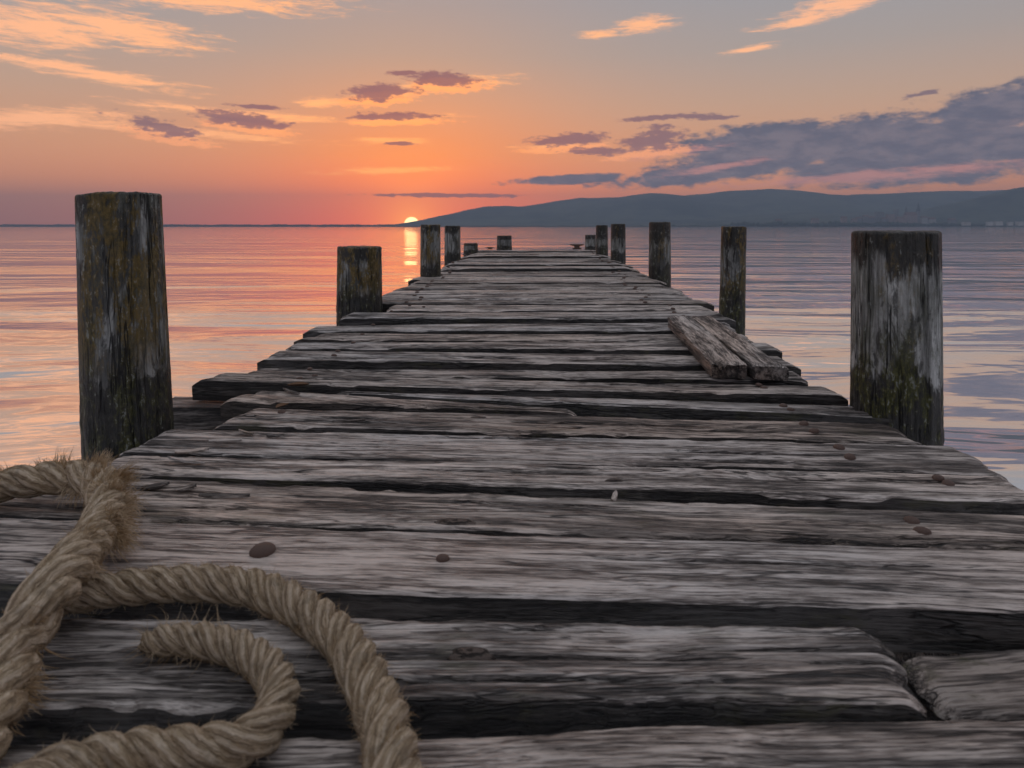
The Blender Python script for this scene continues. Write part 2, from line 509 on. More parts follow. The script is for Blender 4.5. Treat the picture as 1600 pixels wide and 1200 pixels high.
    finish(T, col, T.mapr(dk, 0.0, 1.0, 0.74, 0.48), hgt, 1.0, 0.013, 0.5)
    return m


# ------------------------------------------------------------------ water
def water_material():
    m, T = new_mat('lake_water')
    pos = T.n('ShaderNodeNewGeometry').outputs['Position']
    a = T.noise(T.mapping(pos, rot=(0, 0, R(6)), sc=(0.055, 0.17, 1)), 1.0, 3.0, 0.5, 0.5)
    b = T.noise(T.mapping(pos, loc=(9, 3, 0), rot=(0, 0, R(-8)), sc=(0.34, 1.05, 1)), 1.0, 3.0, 0.5, 0.6)
    c = T.noise(T.mapping(pos, loc=(2, 7, 0), rot=(0, 0, R(14)), sc=(2.0, 4.6, 1)), 1.0, 2.0, 0.5, 0.3)
    # cat's-paws: patches where the breeze roughens the surface
    d = T.mapr(T.noise(T.mapping(pos, loc=(5, 1, 0), sc=(0.035, 0.11, 1)), 1.0, 4.0, 0.55), 0.38, 0.62, 0.25, 1.0)
    sy = T.n('ShaderNodeSeparateXYZ'); T.put(sy.inputs[0], pos)
    d = T.math('MULTIPLY', d, T.mapr(sy.outputs[1], 12.0, 160.0, 1.0, 0.75))
    h = T.math('ADD', T.math('MULTIPLY', a, 0.36),
               T.math('MULTIPLY', d, T.math('ADD', T.math('MULTIPLY', b, 0.052), T.math('MULTIPLY', c, 0.0045))))
    p = finish(T, (0.93, 0.93, 0.93, 1), 0.04, h, 1.0, 1.0, 0.5)
    p.inputs['IOR'].default_value = 1.333
    p.inputs['Metallic'].default_value = 0.85
    return m


def build_water():
    ys = [-400, -60, 0, 8, 20, 60, 200, 700, 2000, 4800]
    xs = [-5100, -2500, -600, -120, -20, 0, 20, 120, 600, 2500, 5100]
    vs = [(x, y, 0) for y in ys for x in xs]
    n = len(xs)
    fs = [(j * n + i, j * n + i + 1, (j + 1) * n + i + 1, (j + 1) * n + i) for j in range(len(ys) - 1) for i in range(n - 1)]
    o = mesh_obj('lake_water', vs, fs, water_material(), loc=(0, 0, WATER))
    tag(o, kind='structure', label='calm lake water mirroring the sunset sky')

build_water()

# ------------------------------------------------------------------ far land
def terrain_material(name, c1, c2, sc):
    m, T = new_mat(name)
    pos = T.n('ShaderNodeNewGeometry').outputs['Position']
    n = T.noise(pos, sc, 7.0, 0.62)
    n2 = T.noise(pos, sc * 0.22, 4.0, 0.55)
    col = T.mix(T.mapr(T.math('ADD', T.math('MULTIPLY', n, 0.6), T.math('MULTIPLY', n2, 0.4)), 0.40, 0.60), c1 + (1,), c2 + (1,))
    finish(T, col, 0.9, n, 0.5, 6.0, 0.2)
    return m


def ridge_hill(name, prof, d_ridge, d_foot, label, mat, d_back=1.25, seed=3):
    """a hill with its skyline at d_ridge, falling to a foot at d_foot and behind"""
    px = np.array([p[0] for p in prof], float); py = np.array([p[1] for p in prof], float)
    nx, ny = 260, 26
    xs = np.linspace(px[0], px[-1], nx)
    hy = np.interp(xs, px, py)
    X = (xs - VX) * d_ridge / FPX
    H = (VY - hy) * d_ridge / FPX + ZC - WATER
    H = H + np.clip(H / 40, 0, 1) * (fbm(X / 130.0, 0 * X, seed=seed, oct=5) * 5.0)
    vs, fs = [], []
    for j in range(ny):
        v = j / (ny - 1)
        Y = d_foot + (d_ridge * d_back - d_foot) * v
        vr = (d_ridge - d_foot) / (d_ridge * d_back - d_foot)
        if v <= vr:
            f = (v / vr); f = f * f * (3 - 2 * f)
        else:
            f = 1 - ((v - vr) / (1 - vr)) ** 1.5
        sx = 1.0 + 0.0 * X
        wob = 1 + 0.16 * fbm(X / 240.0, np.full(nx, Y / 300.0), seed=seed + 5, oct=4) * (1 - abs(f * 2 - 1))
        Z = H * f * wob - 2.0 * (1 - f)
        yy = Y + 90 * fbm(X / 300.0, np.full(nx, v * 4), seed=seed + 9, oct=3)
        for i in range(nx):
            vs.append((X[i] * sx[i], yy[i], WATER + Z[i]))
    for j in range(ny - 1):
        for i in range(nx - 1):
            fs.append((j * nx + i, j * nx + i + 1, (j + 1) * nx + i + 1, (j + 1) * nx + i))
    o = mesh_obj(name, vs, fs, mat)
    tag(o, kind='structure', label=label)
    return o

M_HILL = terrain_material('wooded_hillside', (0.030, 0.042, 0.030), (0.11, 0.12, 0.08), 0.010)
M_SHORE = terrain_material('low_shore', (0.020, 0.026, 0.014), (0.05, 0.05, 0.032), 0.03)
main_ridge = [(560, 356), (612, 354), (630, 351), (650, 349.5), (672, 343), (700, 336), (730, 328), (760, 321.5), (790, 322), (815, 323.5), (850, 318),
              (905, 309), (935, 309.5), (965, 309), (1010, 303), (1035, 304), (1065, 306), (1120, 301), (1160, 298), (1200, 295.5), (1230, 297),
              (1265, 302), (1310, 306), (1345, 304), (1370, 303), (1430, 300), (1480, 299), (1560, 298.5), (1700, 300), (1850, 300), (2000, 320), (2110, 350)]
ridge_hill('hill', main_ridge, 4150, 2700, 'long blue-grey wooded ridge across the lake', M_HILL, d_back=1.1, seed=3)
foot_ridge = [(820, 357), (900, 352), (1000, 346), (1080, 341), (1150, 337), (1230, 331), (1290, 333), (1340, 330), (1420, 337), (1500, 341), (1600, 350), (1680, 357)]
ridge_hill('hill', foot_ridge, 3150, 2500, 'low hazy foothill in front of the long ridge, behind the town', M_HILL, d_back=1.15, seed=41)
near_ridge = [(1330, 357), (1400, 343), (1440, 335), (1470, 327), (1510, 316), (1550, 305), (1600, 292), (1680, 284), (1800, 280), (2000, 290), (2200, 310), (2400, 345)]
ridge_hill('hill', near_ridge, 2750, 2440, 'darker nearer hillside rising at the right edge behind the town', M_HILL, seed=23)


def low_shore(name, x0, x1, d, hpx, label, seed):
    nx = 240
    xs = np.linspace(x0, x1, nx)
    X = (xs - VX) * d / FPX
    m = d / FPX
    top = m * (hpx + 0.5 * fbm(xs / 40.0, 0 * xs, seed=seed, oct=4))
    yy = d + 25 * fbm(xs / 60.0, 0 * xs + 3, seed=seed + 1, oct=3)
    rows = [(-30, -1.0, 0), (0, 0.35, 0.25), (40, 0.8, 0.8), (110, 1.0, 1.0), (420, 0.9, 0.9), (700, -1, 0)]
    vs, fs = [], []
    for dy, z0, k in rows:
        for i in range(nx):
            vs.append((X[i] * (1 + dy / d), yy[i] + dy, WATER + (z0 if k == 0 else 0.3 + top[i] * k)))
    for j in range(len(rows) - 1):
        for i in range(nx - 1):
            fs.append((j * nx + i, j * nx + i + 1, (j + 1) * nx + i + 1, (j + 1) * nx + i))
    tag(mesh_obj(name, vs, fs, M_SHORE), kind='structure', label=label)

low_shore('far_shore', -800, 700, 3100, 3.0, 'thin dark far shore along the horizon to the left', 4)
low_shore('town_shore', 600, 2300, 2400, 1.3, 'low dark waterfront below the hills', 8)


def foliage_material():
    m, T = new_mat('distant_foliage')
    pos = T.n('ShaderNodeNewGeometry').outputs['Position']
    n = T.noise(pos, 0.15, 5.0, 0.6)
    finish(T, T.mix(T.mapr(n, 0.4, 0.6), (0.018, 0.028, 0.012, 1), (0.05, 0.06, 0.028, 1)), 0.85, None, spec=0.2)
    return m

M_FOL = foliage_material()


def tree_line(name, spans, label, seed):
    """bands of small tree crowns, each crown a rough lump of leaves on the shore"""
    rg = random.Random(seed)
    ico = bmesh.new(); bmesh.ops.create_icosphere(ico, subdivisions=1, radius=1.0)
    bv = [v.co.copy() for v in ico.verts]; bf = [[v.index for v in f.verts] for f in ico.faces]
    ico.free()
    vs, fs = [], []
    for (x0, x1, d, hmin, hmax, n) in spans:
        m = d / FPX
        for _ in range(n):
            x = rg.uniform(x0, x1)
            cl = 0.5 + 0.5 * math.sin(x * 0.11 + seed) * math.sin(x * 0.037 + 2 * seed)
            h = m * (hmin + (hmax - hmin) * (0.25 + 0.75 * cl) * rg.uniform(0.4, 1.0))
            r = h * rg.uniform(0.35, 0.62)
            c = Vector(((x - VX) * m, d + rg.uniform(0, 70), WATER + 1.2 + h - r * 0.9))
            b = len(vs)
            for p in bv:
                k = rg.uniform(0.7, 1.2)
                vs.append((c.x + p.x * r * k, c.y + p.y * r * k, c.z + p.z * h * 0.55 * k))
            fs += [[b + i for i in f] for f in bf]
    o = mesh_obj(name, vs, fs, M_FOL, smooth=False)
    tag(o, label, 'trees', kind='stuff')

tree_line('shoreline_trees', [(-300, 640, 3110, 2.4, 3.9, 1500)], 'thin line of far trees on the left horizon', 1)
tree_line('waterfront_trees', [(1000, 1160, 2420, 1.0, 3.5, 130), (1150, 1420, 2420, 3, 9.0, 420), (1300, 1480, 2440, 3, 8, 160),
                               (1420, 1700, 2420, 2.5, 6.5, 360), (640, 1010, 2420, 0.8, 2.2, 220)],
          'dark trees along the waterfront below the hills', 2)


def wall_material(name, c):
    m, T = new_mat(name)
    pos = T.n('ShaderNodeNewGeometry').outputs['Position']
    n = T.noise(pos, 0.4, 4.0, 0.6)
    finish(T, T.mix(n, tuple(v * 0.75 for v in c) + (1,), c + (1,)), 0.85, None, spec=0.3)
    return m

M_WALLS = [wall_material('plaster_pale', (0.62, 0.56, 0.50)), wall_material('plaster_rose', (0.52, 0.36, 0.30)),
           wall_material('stone_grey', (0.30, 0.28, 0.27)), wall_material('plaster_white', (0.78, 0.76, 0.73))]
M_ROOF = wall_material('tile_roof', (0.22, 0.11, 0.08))
M_SLATE = wall_material('slate_roof', (0.09, 0.09, 0.10))
M_GLASSD = wall_material('dark_window', (0.03, 0.035, 0.04))


def box_mesh(x0, x1, y0, y1, z0, z1):
    v = [(x0, y0, z0), (x1, y0, z0), (x1, y1, z0), (x0, y1, z0), (x0, y0, z1), (x1, y0, z1), (x1, y1, z1), (x0, y1, z1)]
    f = [(0, 3, 2, 1), (4, 5, 6, 7), (0, 1, 5, 4), (1, 2, 6, 5), (2, 3, 7, 6), (3, 0, 4, 7)]
    return v, f


def house(x, ybase, w_px, h_px, d, wall, roof='gable', label=None, group=None, name='town_house', cat='house', windows=True):
    m = d / FPX
    w, h = w_px * m * 1.12, h_px * m * 1.12
    zb = ZC - (ybase - VY) * m
    root = empty(name, ((x - VX) * m, d, zb))
    dp = max(8.0, w * 0.8)
    v, f = box_mesh(-w / 2, w / 2, 0, dp, -6, h)
    mesh_obj('wall', v, f, wall, root, smooth=False)
    if roof == 'gable':
        r = min(w, dp) * 0.38
        e = 0.6
        vv = [(-w / 2 - e, -e, h), (w / 2 + e, -e, h), (w / 2 + e, dp + e, h), (-w / 2 - e, dp + e, h), (-w / 2 - e, dp / 2, h + r), (w / 2 + e, dp / 2, h + r)]
        ff = [(0, 1, 5, 4), (2, 3, 4, 5), (0, 4, 3), (1, 2, 5), (0, 3, 2, 1)]
        mesh_obj('roof', [(a, b, c + 0.02) for a, b, c in vv], ff, M_ROOF, root, smooth=False)
    elif roof == 'flat':
        v, f = box_mesh(-w / 2 - 0.4, w / 2 + 0.4, -0.4, dp + 0.4, h, h + 0.8)
        mesh_obj('roof', v, f, M_SLATE, root, smooth=False)
    elif roof == 'spire':
        r = h * 0.95
        vv = [(-w / 2 - .3, -.3, h), (w / 2 + .3, -.3, h), (w / 2 + .3, dp + .3, h), (-w / 2 - .3, dp + .3, h), (0, dp / 2, h + r)]
        ff = [(0, 1, 4), (1, 2, 4), (2, 3, 4), (3, 0, 4), (0, 3, 2, 1)]
        mesh_obj('spire', vv, ff, M_SLATE, root, smooth=False)
    elif roof == 'cap':
        v, f = box_mesh(-w * 0.65, w * 0.65, -w * 0.15, dp + w * 0.15, h, h + w * 0.45)
        mesh_obj('head_chamber', v, f, M_WALLS[2], root, smooth=False)
    if windows and w > 6:
        nc = max(1, int(w / 5)); nr = max(1, int(h / 5))
        for i in range(nc):
            for j in range(nr):
                cx = -w / 2 + (i + .5) * w / nc; cz = (j + .5) * h / nr
                v, f = box_mesh(cx - .7, cx + .7, -0.12, 0.05, cz - .9, cz + .9)
                mesh_obj('window', v, f, M_GLASSD, root, smooth=False)
    if label:
        tag(root, label, cat, group)
    return root

rg = random.Random(5)
house(1436, 346, 4, 14, 2520, M_WALLS[2], 'spire', 'tall church tower with a thin spire in the lakeside town', name='church_tower', cat='church tower')
house(1426, 346, 14, 9, 2515, M_WALLS[1], 'gable', 'rose-walled church hall beside the spire across the lake', name='church', cat='church')
house(1401, 345, 5, 14, 2530, M_WALLS[2], 'cap', 'slim tower with a wide square head in the lakeside town', name='water_tower', cat='tower')
house(1417, 345, 2.2, 11, 2545, M_WALLS[2], 'spire', 'thin chimney-like turret between the two town towers', name='turret', cat='turret')
house(1376, 345, 10, 12, 2535, M_WALLS[2], 'flat', 'grey block left of the square-headed tower in the town', name='town_block', cat='building')
house(1393, 346, 9, 10, 2520, M_WALLS[1], 'flat', 'rose-coloured block just below the square-headed tower', name='town_block', cat='building')
for (x, yb, w, h) in [(1344, 347, 8, 5), (1354, 346, 7, 7), (1363, 347, 9, 6), (1384, 348, 8, 5), (1408, 348, 9, 6), (1446, 347, 8, 6),
                      (1458, 348, 9, 5), (1336, 348, 7, 4), (1275, 348, 9, 4), (1218, 349, 8, 4), (1490, 348, 9, 4), (1320, 347, 7, 6)]:
    house(x, yb, w, h, 2500 + rg.uniform(-20, 30), rg.choice(M_WALLS[:3]), 'gable',
          'small gabled house among the trees of the lakeside town', 'small houses of the far town')
for (x, yb, w, h) in [(1512, 350, 9, 3), (1548, 350, 7, 3.2), (1562, 350, 10, 3.6), (1580, 350, 6, 3), (1596, 350, 8, 3.4)]:
    house(x, yb, w, h, 2395, M_WALLS[0], 'flat', 'low pale waterfront building below the right-hand hillside', 'waterfront buildings',
          name='waterfront_building', cat='building')

# ------------------------------------------------------------------ pier
pier = empty('pier', (0, 0, 0))
tag(pier, 'long weathered wooden pier of uneven cross planks running out over the lake', 'pier')
PLANKS = []


def plank(corners, thick=0.075, dz=0.0, mat=None, seed=0, parent=None, name='plank', res=None, rag=1.0, end_round=0.03, splits=0, warp=0.006, zfun=None):
    """corners = back-left, back-right, front-left, front-right in world XY (top face)"""
    bl, br, fl, fr = [np.array(c, float) for c in corners]
    cen = (bl + br + fl + fr) / 4
    ax = ((br + fr) - (bl + fl)); L = np.linalg.norm(ax) / 2; ax = ax / np.linalg.norm(ax)
    th = math.atan2(ax[1], ax[0])
    ca, sa = math.cos(-th), math.sin(-th)
    loc2 = lambda p: np.array([ca * (p[0] - cen[0]) - sa * (p[1] - cen[1]), sa * (p[0] - cen[0]) + ca * (p[1] - cen[1])])
    BL, BR, FL, FR = map(loc2, (bl, br, fl, fr))
    z0 = float(deck_z(cen[1])) + dz
    zf = zfun if zfun is not None else (lambda X, Y: deck_z(Y) + dz)
    dist = max(0.5, float(np.min([bl[1], br[1], fl[1], fr[1]])))
    width = abs((BL[1] + BR[1]) / 2 - (FL[1] + FR[1]) / 2)
    cell = (0.0035 * dist) if res is None else res
    ny = int(np.clip(width / (cell * 1.0), 6, 64))
    nx = int(np.clip(L / (cell * 2.4), 24, 300))
    er = min(0.006, width * 0.10)
    # stations across: rounded arrises at both edges
    vv = np.linspace(0, 1, ny)
    uu = np.linspace(0, 1, nx)
    # pack stations near the two ends
    uu = uu + 0.0
    U, V = np.meshgrid(uu, vv, indexing='ij')
    Xt = (1 - V) * ((1 - U) * FL[0] + U * FR[0]) + V * ((1 - U) * BL[0] + U * BR[0])
    Yt = (1 - V) * ((1 - U) * FL[1] + U * FR[1]) + V * ((1 - U) * BL[1] + U * BR[1])
    sU = U * L
    # ragged long edges
    ef = rag * (0.004 * fbm(sU * 2.1, 0 * sU + 1, seed=seed, oct=3) + 0.004 * fbm(sU * 16, 0 * sU, seed=seed + 3, oct=4))
    eb = rag * (0.004 * fbm(sU * 2.1, 0 * sU + 5, seed=seed + 7, oct=3) + 0.004 * fbm(sU * 16, 0 * sU + 9, seed=seed + 5, oct=4))
    Yt = Yt + (1 - V) * ef + V * eb
    # ragged ends
    sgn = np.where(U < 0.5, -1.0, 1.0)
    close = np.clip(1 - np.minimum(U, 1 - U) * L / 0.12, 0, 1) ** 1.5
    Xt = Xt + close * 0.016 * rag * fbm(V * width * 22 + 3, sgn * 4 + 0 * V, seed=seed + 11, oct=3)
    # local -> world for the deck height below
    cw, sw = math.cos(th), math.sin(th)
    XW = cw * Xt - sw * Yt + cen[0]; YW = sw * Xt + cw * Yt + cen[1]
    yl = V * width
    rel = (0.0022 * fbm(sU * 1.1, yl * 21, seed=seed + 20, oct=4) + 0.0014 * fbm(sU * 3, yl * 85, seed=seed + 21, oct=3)
           + warp * fbm(sU * 0.7, yl * 2.0, seed=seed + 22, oct=2)) * rag
    # chipped arrises
    for vv_, sd2 in ((V, 61), (1 - V, 62)):
        chip = np.clip(fbm(sU * 7, 0 * sU, seed=seed + sd2, oct=4) - 0.16, 0, 1) * 3.0
        rel = rel - 0.007 * rag * np.clip(chip, 0, 1) * np.clip(1 - vv_ * width / 0.014, 0, 1)
    # long open splits
    rs = random.Random(seed * 13 + 1)
    for k in range(splits + 3 if nx > 60 else splits):
        v0 = rs.uniform(0.10, 0.90); u0 = rs.choice([-0.2, rs.uniform(0, 0.8), rs.uniform(0.4, 0.9)]); ln = rs.uniform(0.15, 0.55)
        ctr = v0 + 0.035 * fbm(sU * 2.0, 0 * sU + k * 7, seed=seed + 31, oct=3)
        wdt = max(0.0036, 0.9 * width / ny) / max(width, 0.05)
        g = np.exp(-((V - ctr) / wdt) ** 2) * np.clip((U - u0) / 0.06, 0, 1) * np.clip((u0 + ln - U) / 0.1, 0, 1)
        rel = rel - 0.020 * g
    # rounded arris and worn ends
    e = np.minimum(V, 1 - V) * width
    rel = rel - np.where(e < er, er * 0.75 * (1 - np.sqrt(np.clip(1 - (1 - e / er) ** 2, 0, 1))), 0) * (1 + 0.6 * fbm(sU * 5, V * 2, seed=seed + 40))
    xe = np.minimum(U, 1 - U) * L
    rel = rel - np.where(xe < end_round, end_round * 0.45 * (1 - xe / end_round) ** 2, 0)
    Zt = zf(XW, YW) - z0 + rel
    Zref = zf(XW, YW) - z0
    vs = []
    # rings: top row (ny), then back-bottom, front-bottom with one mid station on each side
    nside = 4
    ring = ny + nside + nside
    arr = np.zeros((nx, ring, 3))
    arr[:, :ny, 0] = Xt; arr[:, :ny, 1] = Yt; arr[:, :ny, 2] = Zt
    for k in range(nside):
        f = (k + 1) / nside
        wob = 0.004 * rag * fbm(uu * L * 4, np.full(nx, k * 1.7), seed=seed + 50, oct=3)
        arr[:, ny + k, 0] = Xt[:, -1]; arr[:, ny + k, 1] = Yt[:, -1] + wob - 0.004 * f
        arr[:, ny + k, 2] = Zt[:, -1] * (1 - f) + (Zref[:, -1] - thick) * f
        wob = 0.004 * rag * fbm(uu * L * 4, np.full(nx, k * 1.7 + 8), seed=seed + 51, oct=3)
        f2 = 1 - k / nside
        arr[:, ny + nside + k, 0] = Xt[:, 0]; arr[:, ny + nside + k, 1] = Yt[:, 0] + wob + 0.004 * f2
        arr[:, ny + nside + k, 2] = Zt[:, 0] * (1 - f2) + (Zref[:, 0] - thick) * f2
    verts = arr.reshape(-1, 3)
    faces = []
    for i in range(nx - 1):
        a = i * ring; b = a + ring
        for j in range(ring):
            k = (j + 1) % ring
            faces.append((a + j, b + j, b + k, a + k))
    # end caps
    c0 = len(verts)
    ends = np.array([arr[0].mean(0), arr[-1].mean(0)])
    verts = np.vstack([verts, ends])
    for j in range(ring):
        k = (j + 1) % ring
        faces.append((c0, j, k))
        faces.append((c0 + 1, (nx - 1) * ring + k, (nx - 1) * ring + j))
    o = mesh_obj(name, verts, faces, mat or M_WOOD, parent if parent is not None else pier, loc=(cen[0], cen[1], z0), rot=(0, 0, th))
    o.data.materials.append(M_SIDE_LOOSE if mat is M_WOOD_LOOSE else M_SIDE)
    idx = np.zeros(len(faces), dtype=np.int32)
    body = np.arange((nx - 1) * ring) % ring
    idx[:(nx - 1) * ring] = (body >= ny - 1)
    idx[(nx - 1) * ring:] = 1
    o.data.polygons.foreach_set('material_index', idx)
    o.data.set_sharp_from_angle(angle=R(38))
    return o, cen, th, z0


def px_plank(bl, br, fl, fr, dz=0.0, **kw):
    r = plank([on_deck(*bl, dz), on_deck(*br, dz), on_deck(*fl, dz), on_deck(*fr, dz)], dz=dz, seed=len(PLANKS) * 7 + 3, **kw)
    PLANKS.append(r)
    return r

# nearest planks, back row and front row as seen in the photograph
A = {}
A['n2'] = px_plank((-260, 1480), (1900, 1490), (-300, 1720), (2000, 1730), mat=M_WOOD)
A['n1'] = px_plank((-200, 1290), (1900, 1285), (-200, 1460), (1900, 1470), mat=M_WOOD_ROUGH)
A['p0'] = px_plank((-90, 1166), (1700, 1116), (-90, 1282), (1700, 1270), mat=M_WOOD, splits=2)
A['p1'] = px_plank((-60, 957), (1372, 984), (-80, 1097), (1452, 1098), mat=M_WOOD_ROUGH, splits=4, rag=1.7, end_round=0.035, warp=0.008)
A['p1b'] = px_plank((1412, 1024), (1760, 1000), (1472, 1122), (1760, 1110), dz=-0.022, mat=M_WOOD_MOSS, rag=1.2)
A['p2'] = px_plank((-130, 803), (1760, 866), (-140, 902), (1800, 960), mat=M_WOOD_SMOOTH, rag=0.55, splits=1, warp=0.004)
A['p3'] = px_plank((70, 741), (1640, 806), (-40, 800), (1700, 862), mat=M_WOOD_ROUGH, splits=4, rag=1.8, dz=-0.006)
A['p4b'] = px_plank((184, 707), (1574, 743), (128, 734), (1650, 786), mat=M_WOOD, splits=4, rag=1.2)
A['p4a'] = px_plank((258, 668), (1497, 697), (190, 702), (1572, 739), mat=M_WOOD, splits=4, rag=1.2)
A['p5'] = px_plank((384, 637), (1398, 661), (325, 664), (1455, 691), mat=M_WOOD_ROUGH, splits=3, rag=1.4, end_round=0.05)
A['p5w'] = px_plank((400, 606), (900, 641.5), (342, 622), (905, 646), dz=0.006, mat=M_WOOD_ROUGH, splits=2, rag=1.1, end_round=0.04)
A['p6'] = px_plank((520, 608), (1372, 634), (540, 611.5), (1408, 653), mat=M_WOOD, splits=2, dz=-0.006)
A['p7'] = px_plank((342, 584), (1300, 603), (302, 595), (1328, 617), mat=M_WOOD, splits=2, end_round=0.04)
A['p8'] = px_plank((402, 573.5), (1245, 578), (376, 583), (1262, 592), mat=M_WOOD, splits=1)
A['p9'] = px_plank((432, 546.5), (1222, 555), (406, 560), (1250, 571), mat=M_WOOD, splits=2)
A['p10'] = px_plank((458, 533), (1205, 535), (444, 542.5), (1222, 547), mat=M_WOOD, splits=1)
A['p11'] = px_plank((508, 520.5), (1165, 520), (462, 530), (1180, 531), mat=M_WOOD, splits=1)
A['p12'] = px_plank((489, 508), (1140, 503), (472, 515.5), (1152, 517), mat=M_WOOD, splits=1)
A['p13'] = px_plank((546, 488), (1120, 485), (529, 496), (1148, 497), mat=M_WOOD, splits=1, dz=0.008)
A['p14'] = px_plank((612, 475.5), (1100, 476), (600, 484.5), (1118, 483), mat=M_WOOD, splits=1)
# the planks beyond, narrowing with distance
yf = 474.0
FAR = []
k = 0
while yf > 390.5:
    t = yf - VY
    wpx = 0.058 * t * random.uniform(0.8, 1.25)
    yb = max(yf - wpx, 388.8)
    lx = VX - (2.0 * t + 18) + random.uniform(-0.10, 0.10) * t
    rx = VX + (2.12 * t + 22) + random.uniform(-0.10, 0.10) * t
    if abs(yf - 436) < 3.5:
        lx = 638
    tb = yb - VY
    kx = (1.75 * tb + 32) / (1.75 * t + 32)
    sk = random.uniform(-0.5, 0.5)
    gap = 0.012 * t * random.uniform(0.5, 1.6)
    FAR.append(px_plank((VX + (lx - VX) * kx, yb + gap * 0.5 + sk * .3), (VX + (rx - VX) * kx, yb + gap * 0.5 - sk * .3), (lx, yf - gap * .3 + sk * .3), (rx, yf - gap * .3 - sk * .3),
                        dz=random.uniform(-0.014, 0.012), mat=random.choice([M_WOOD, M_WOOD, M_WOOD_ROUGH, M_WOOD_SMOOTH]), rag=1.3, thick=0.07))
    yf = yb
    k += 1


# beams carrying the planks
def beam(x0, x1, y0, y1, dz_top, h, mat=M_BEAM, name='stringer'):
    n = 24
    along = abs(y1 - y0) > abs(x1 - x0)
    vs, fs = [], []
    for i in range(n + 1):
        f = i / n
        if along:
            y = y0 + (y1 - y0) * f
            z = float(deck_z(y)) + dz_top
            sec = [(x0, y, z), (x1, y, z), (x1, y, z - h), (x0, y, z - h)]
        else:
            x = x0 + (x1 - x0) * f
            z = float(deck_z((y0 + y1) / 2)) + dz_top
            sec = [(x, y1, z), (x, y0, z), (x, y0, z - h), (x, y1, z - h)]
        jit = 0.004
        vs += [(a + random.uniform(-jit, jit), b, c + random.uniform(-jit, jit)) for a, b, c in sec]
    for i in range(n):
        for j in range(4):
            k = (j + 1) % 4
            fs.append((i * 4 + j, i * 4 + k, i * 4 + 4 + k, i * 4 + 4 + j))
    fs.append((0, 1, 2, 3)); fs.append((n * 4 + 3, n * 4 + 2, n * 4 + 1, n * 4))
    c = np.mean(np.array(vs), 0)
    o = mesh_obj(name, np.array(vs) - c, fs, mat, pier, smooth=False, loc=tuple(c))
    bm = bmesh.new(); bm.from_mesh(o.data); bmesh.ops.recalc_face_normals(bm, faces=bm.faces); bm.to_mesh(o.data); bm.free()
    return o

for sx in (-0.86, 0.72):
    beam(sx, sx + 0.12, -0.3, 8.9, -0.10, 0.16)
for cyy in (0.3, 4.35, 6.4, 8.6):
    wx = 1.05 - 0.03 * cyy
    beam(-wx, wx, cyy, cyy + 0.14, -0.265, 0.16, name='cross_beam')
beam(-1.40, 1.05, 2.50, 2.66, -0.085, 0.15, name='cross_beam')


# nail and bolt heads
def dome_mesh(name, mat):
    vs, fs = [(0, 0, 0.42)], []
    for (r, z) in [(0.35, 0.40), (0.65, 0.31), (0.88, 0.16), (1.0, 0.0), (1.02, -0.3)]:
        for i in range(12):
            a = i * math.tau / 12
            vs.append((r * math.cos(a), r * math.sin(a), z))
    for i in range(12):
        fs.append((0, 1 + i, 1 + (i + 1) % 12))
    for j in range(4):
        for i in range(12):
            k = (i + 1) % 12
            fs.append((1 + j * 12 + i, 1 + j * 12 + 12 + i, 1 + j * 12 + 12 + k, 1 + j * 12 + k))
    me = bpy.data.meshes.new(name)
    me.from_pydata(vs, [], fs)
    me.polygons.foreach_set('use_smooth', [True] * len(me.polygons))
    me.materials.append(mat)
    return me

NAIL = dome_mesh('nail_head', M_RUST)


def add_nail(pl, X, Y, r, lift=0.0):
    o, cen, th, z0 = pl
    n = bpy.data.objects.new('nail_head', NAIL)
    COL.objects.link(n)
    n.parent = o
    c, s = math.cos(-th), math.sin(-th)
    lx, ly = c * (X - cen[0]) - s * (Y - cen[1]), s * (X - cen[0]) + c * (Y - cen[1])
    n.location = (lx, ly, float(deck_z(Y)) - float(deck_z(cen[1])) + lift)
    n.scale = (r, r * random.uniform(0.85, 1.0), r)
    n.rotation_euler = (random.uniform(-.15, .15), random.uniform(-.15, .15), random.uniform(0, 6))

for key, x, y, r in [('p2', 410, 862, 0.027), ('p2', 692, 874, 0.017), ('p3', 1425, 811, 0.022), ('p3', 1441, 827, 0.024),
                     ('p4a', 1311, 700, 0.021), ('p4a', 1328, 715, 0.021), ('p4b', 1466, 748, 0.020), ('p4b', 1482, 757, 0.020),
                     ('p5', 1256, 663, 0.021), ('p5', 1272, 674, 0.020), ('p6', 1224, 632, 0.020), ('p6', 1236, 638, 0.018),
                     ('p7', 1186, 602, 0.019), ('p7', 1194, 607, 0.019), ('p5', 440, 645, 0.018), ('p7', 492, 588, 0.017), ('p7', 468, 592, 0.017),
                     ('p9', 528, 549, 0.016), ('p9', 522, 556, 0.017), ('p11', 566, 523, 0.016), ('p10', 552, 536, 0.015), ('p12', 583, 508, 0.015),
                     ('p8', 484, 577, 0.015), ('p13', 612, 489, 0.014), ('p14', 640, 478, 0.014), ('p14', 662, 480, 0.013)]:
    X, Y = on_deck(x, y)
    add_nail(A[key], X, Y, r * (0.9 if r > 0.026 else 0.72), 0.003)
for key in ('p10', 'p11', 'p12', 'p13', 'p14'):
    o, cen, th, z0 = A[key]
    for dy in (-0.05, 0.05):
        add_nail(A[key], 0.78 + random.uniform(-.03, .03), cen[1] + math.tan(th) * 0.78 + dy, 0.014)
for pl in FAR:
    o, cen, th, z0 = pl
    for sx in (-0.74, 0.70):
        for dy in (-0.04, 0.04):
            add_nail(pl, sx + random.uniform(-.04, .04), cen[1] + dy + math.tan(th) * sx, 0.015, 0.002)


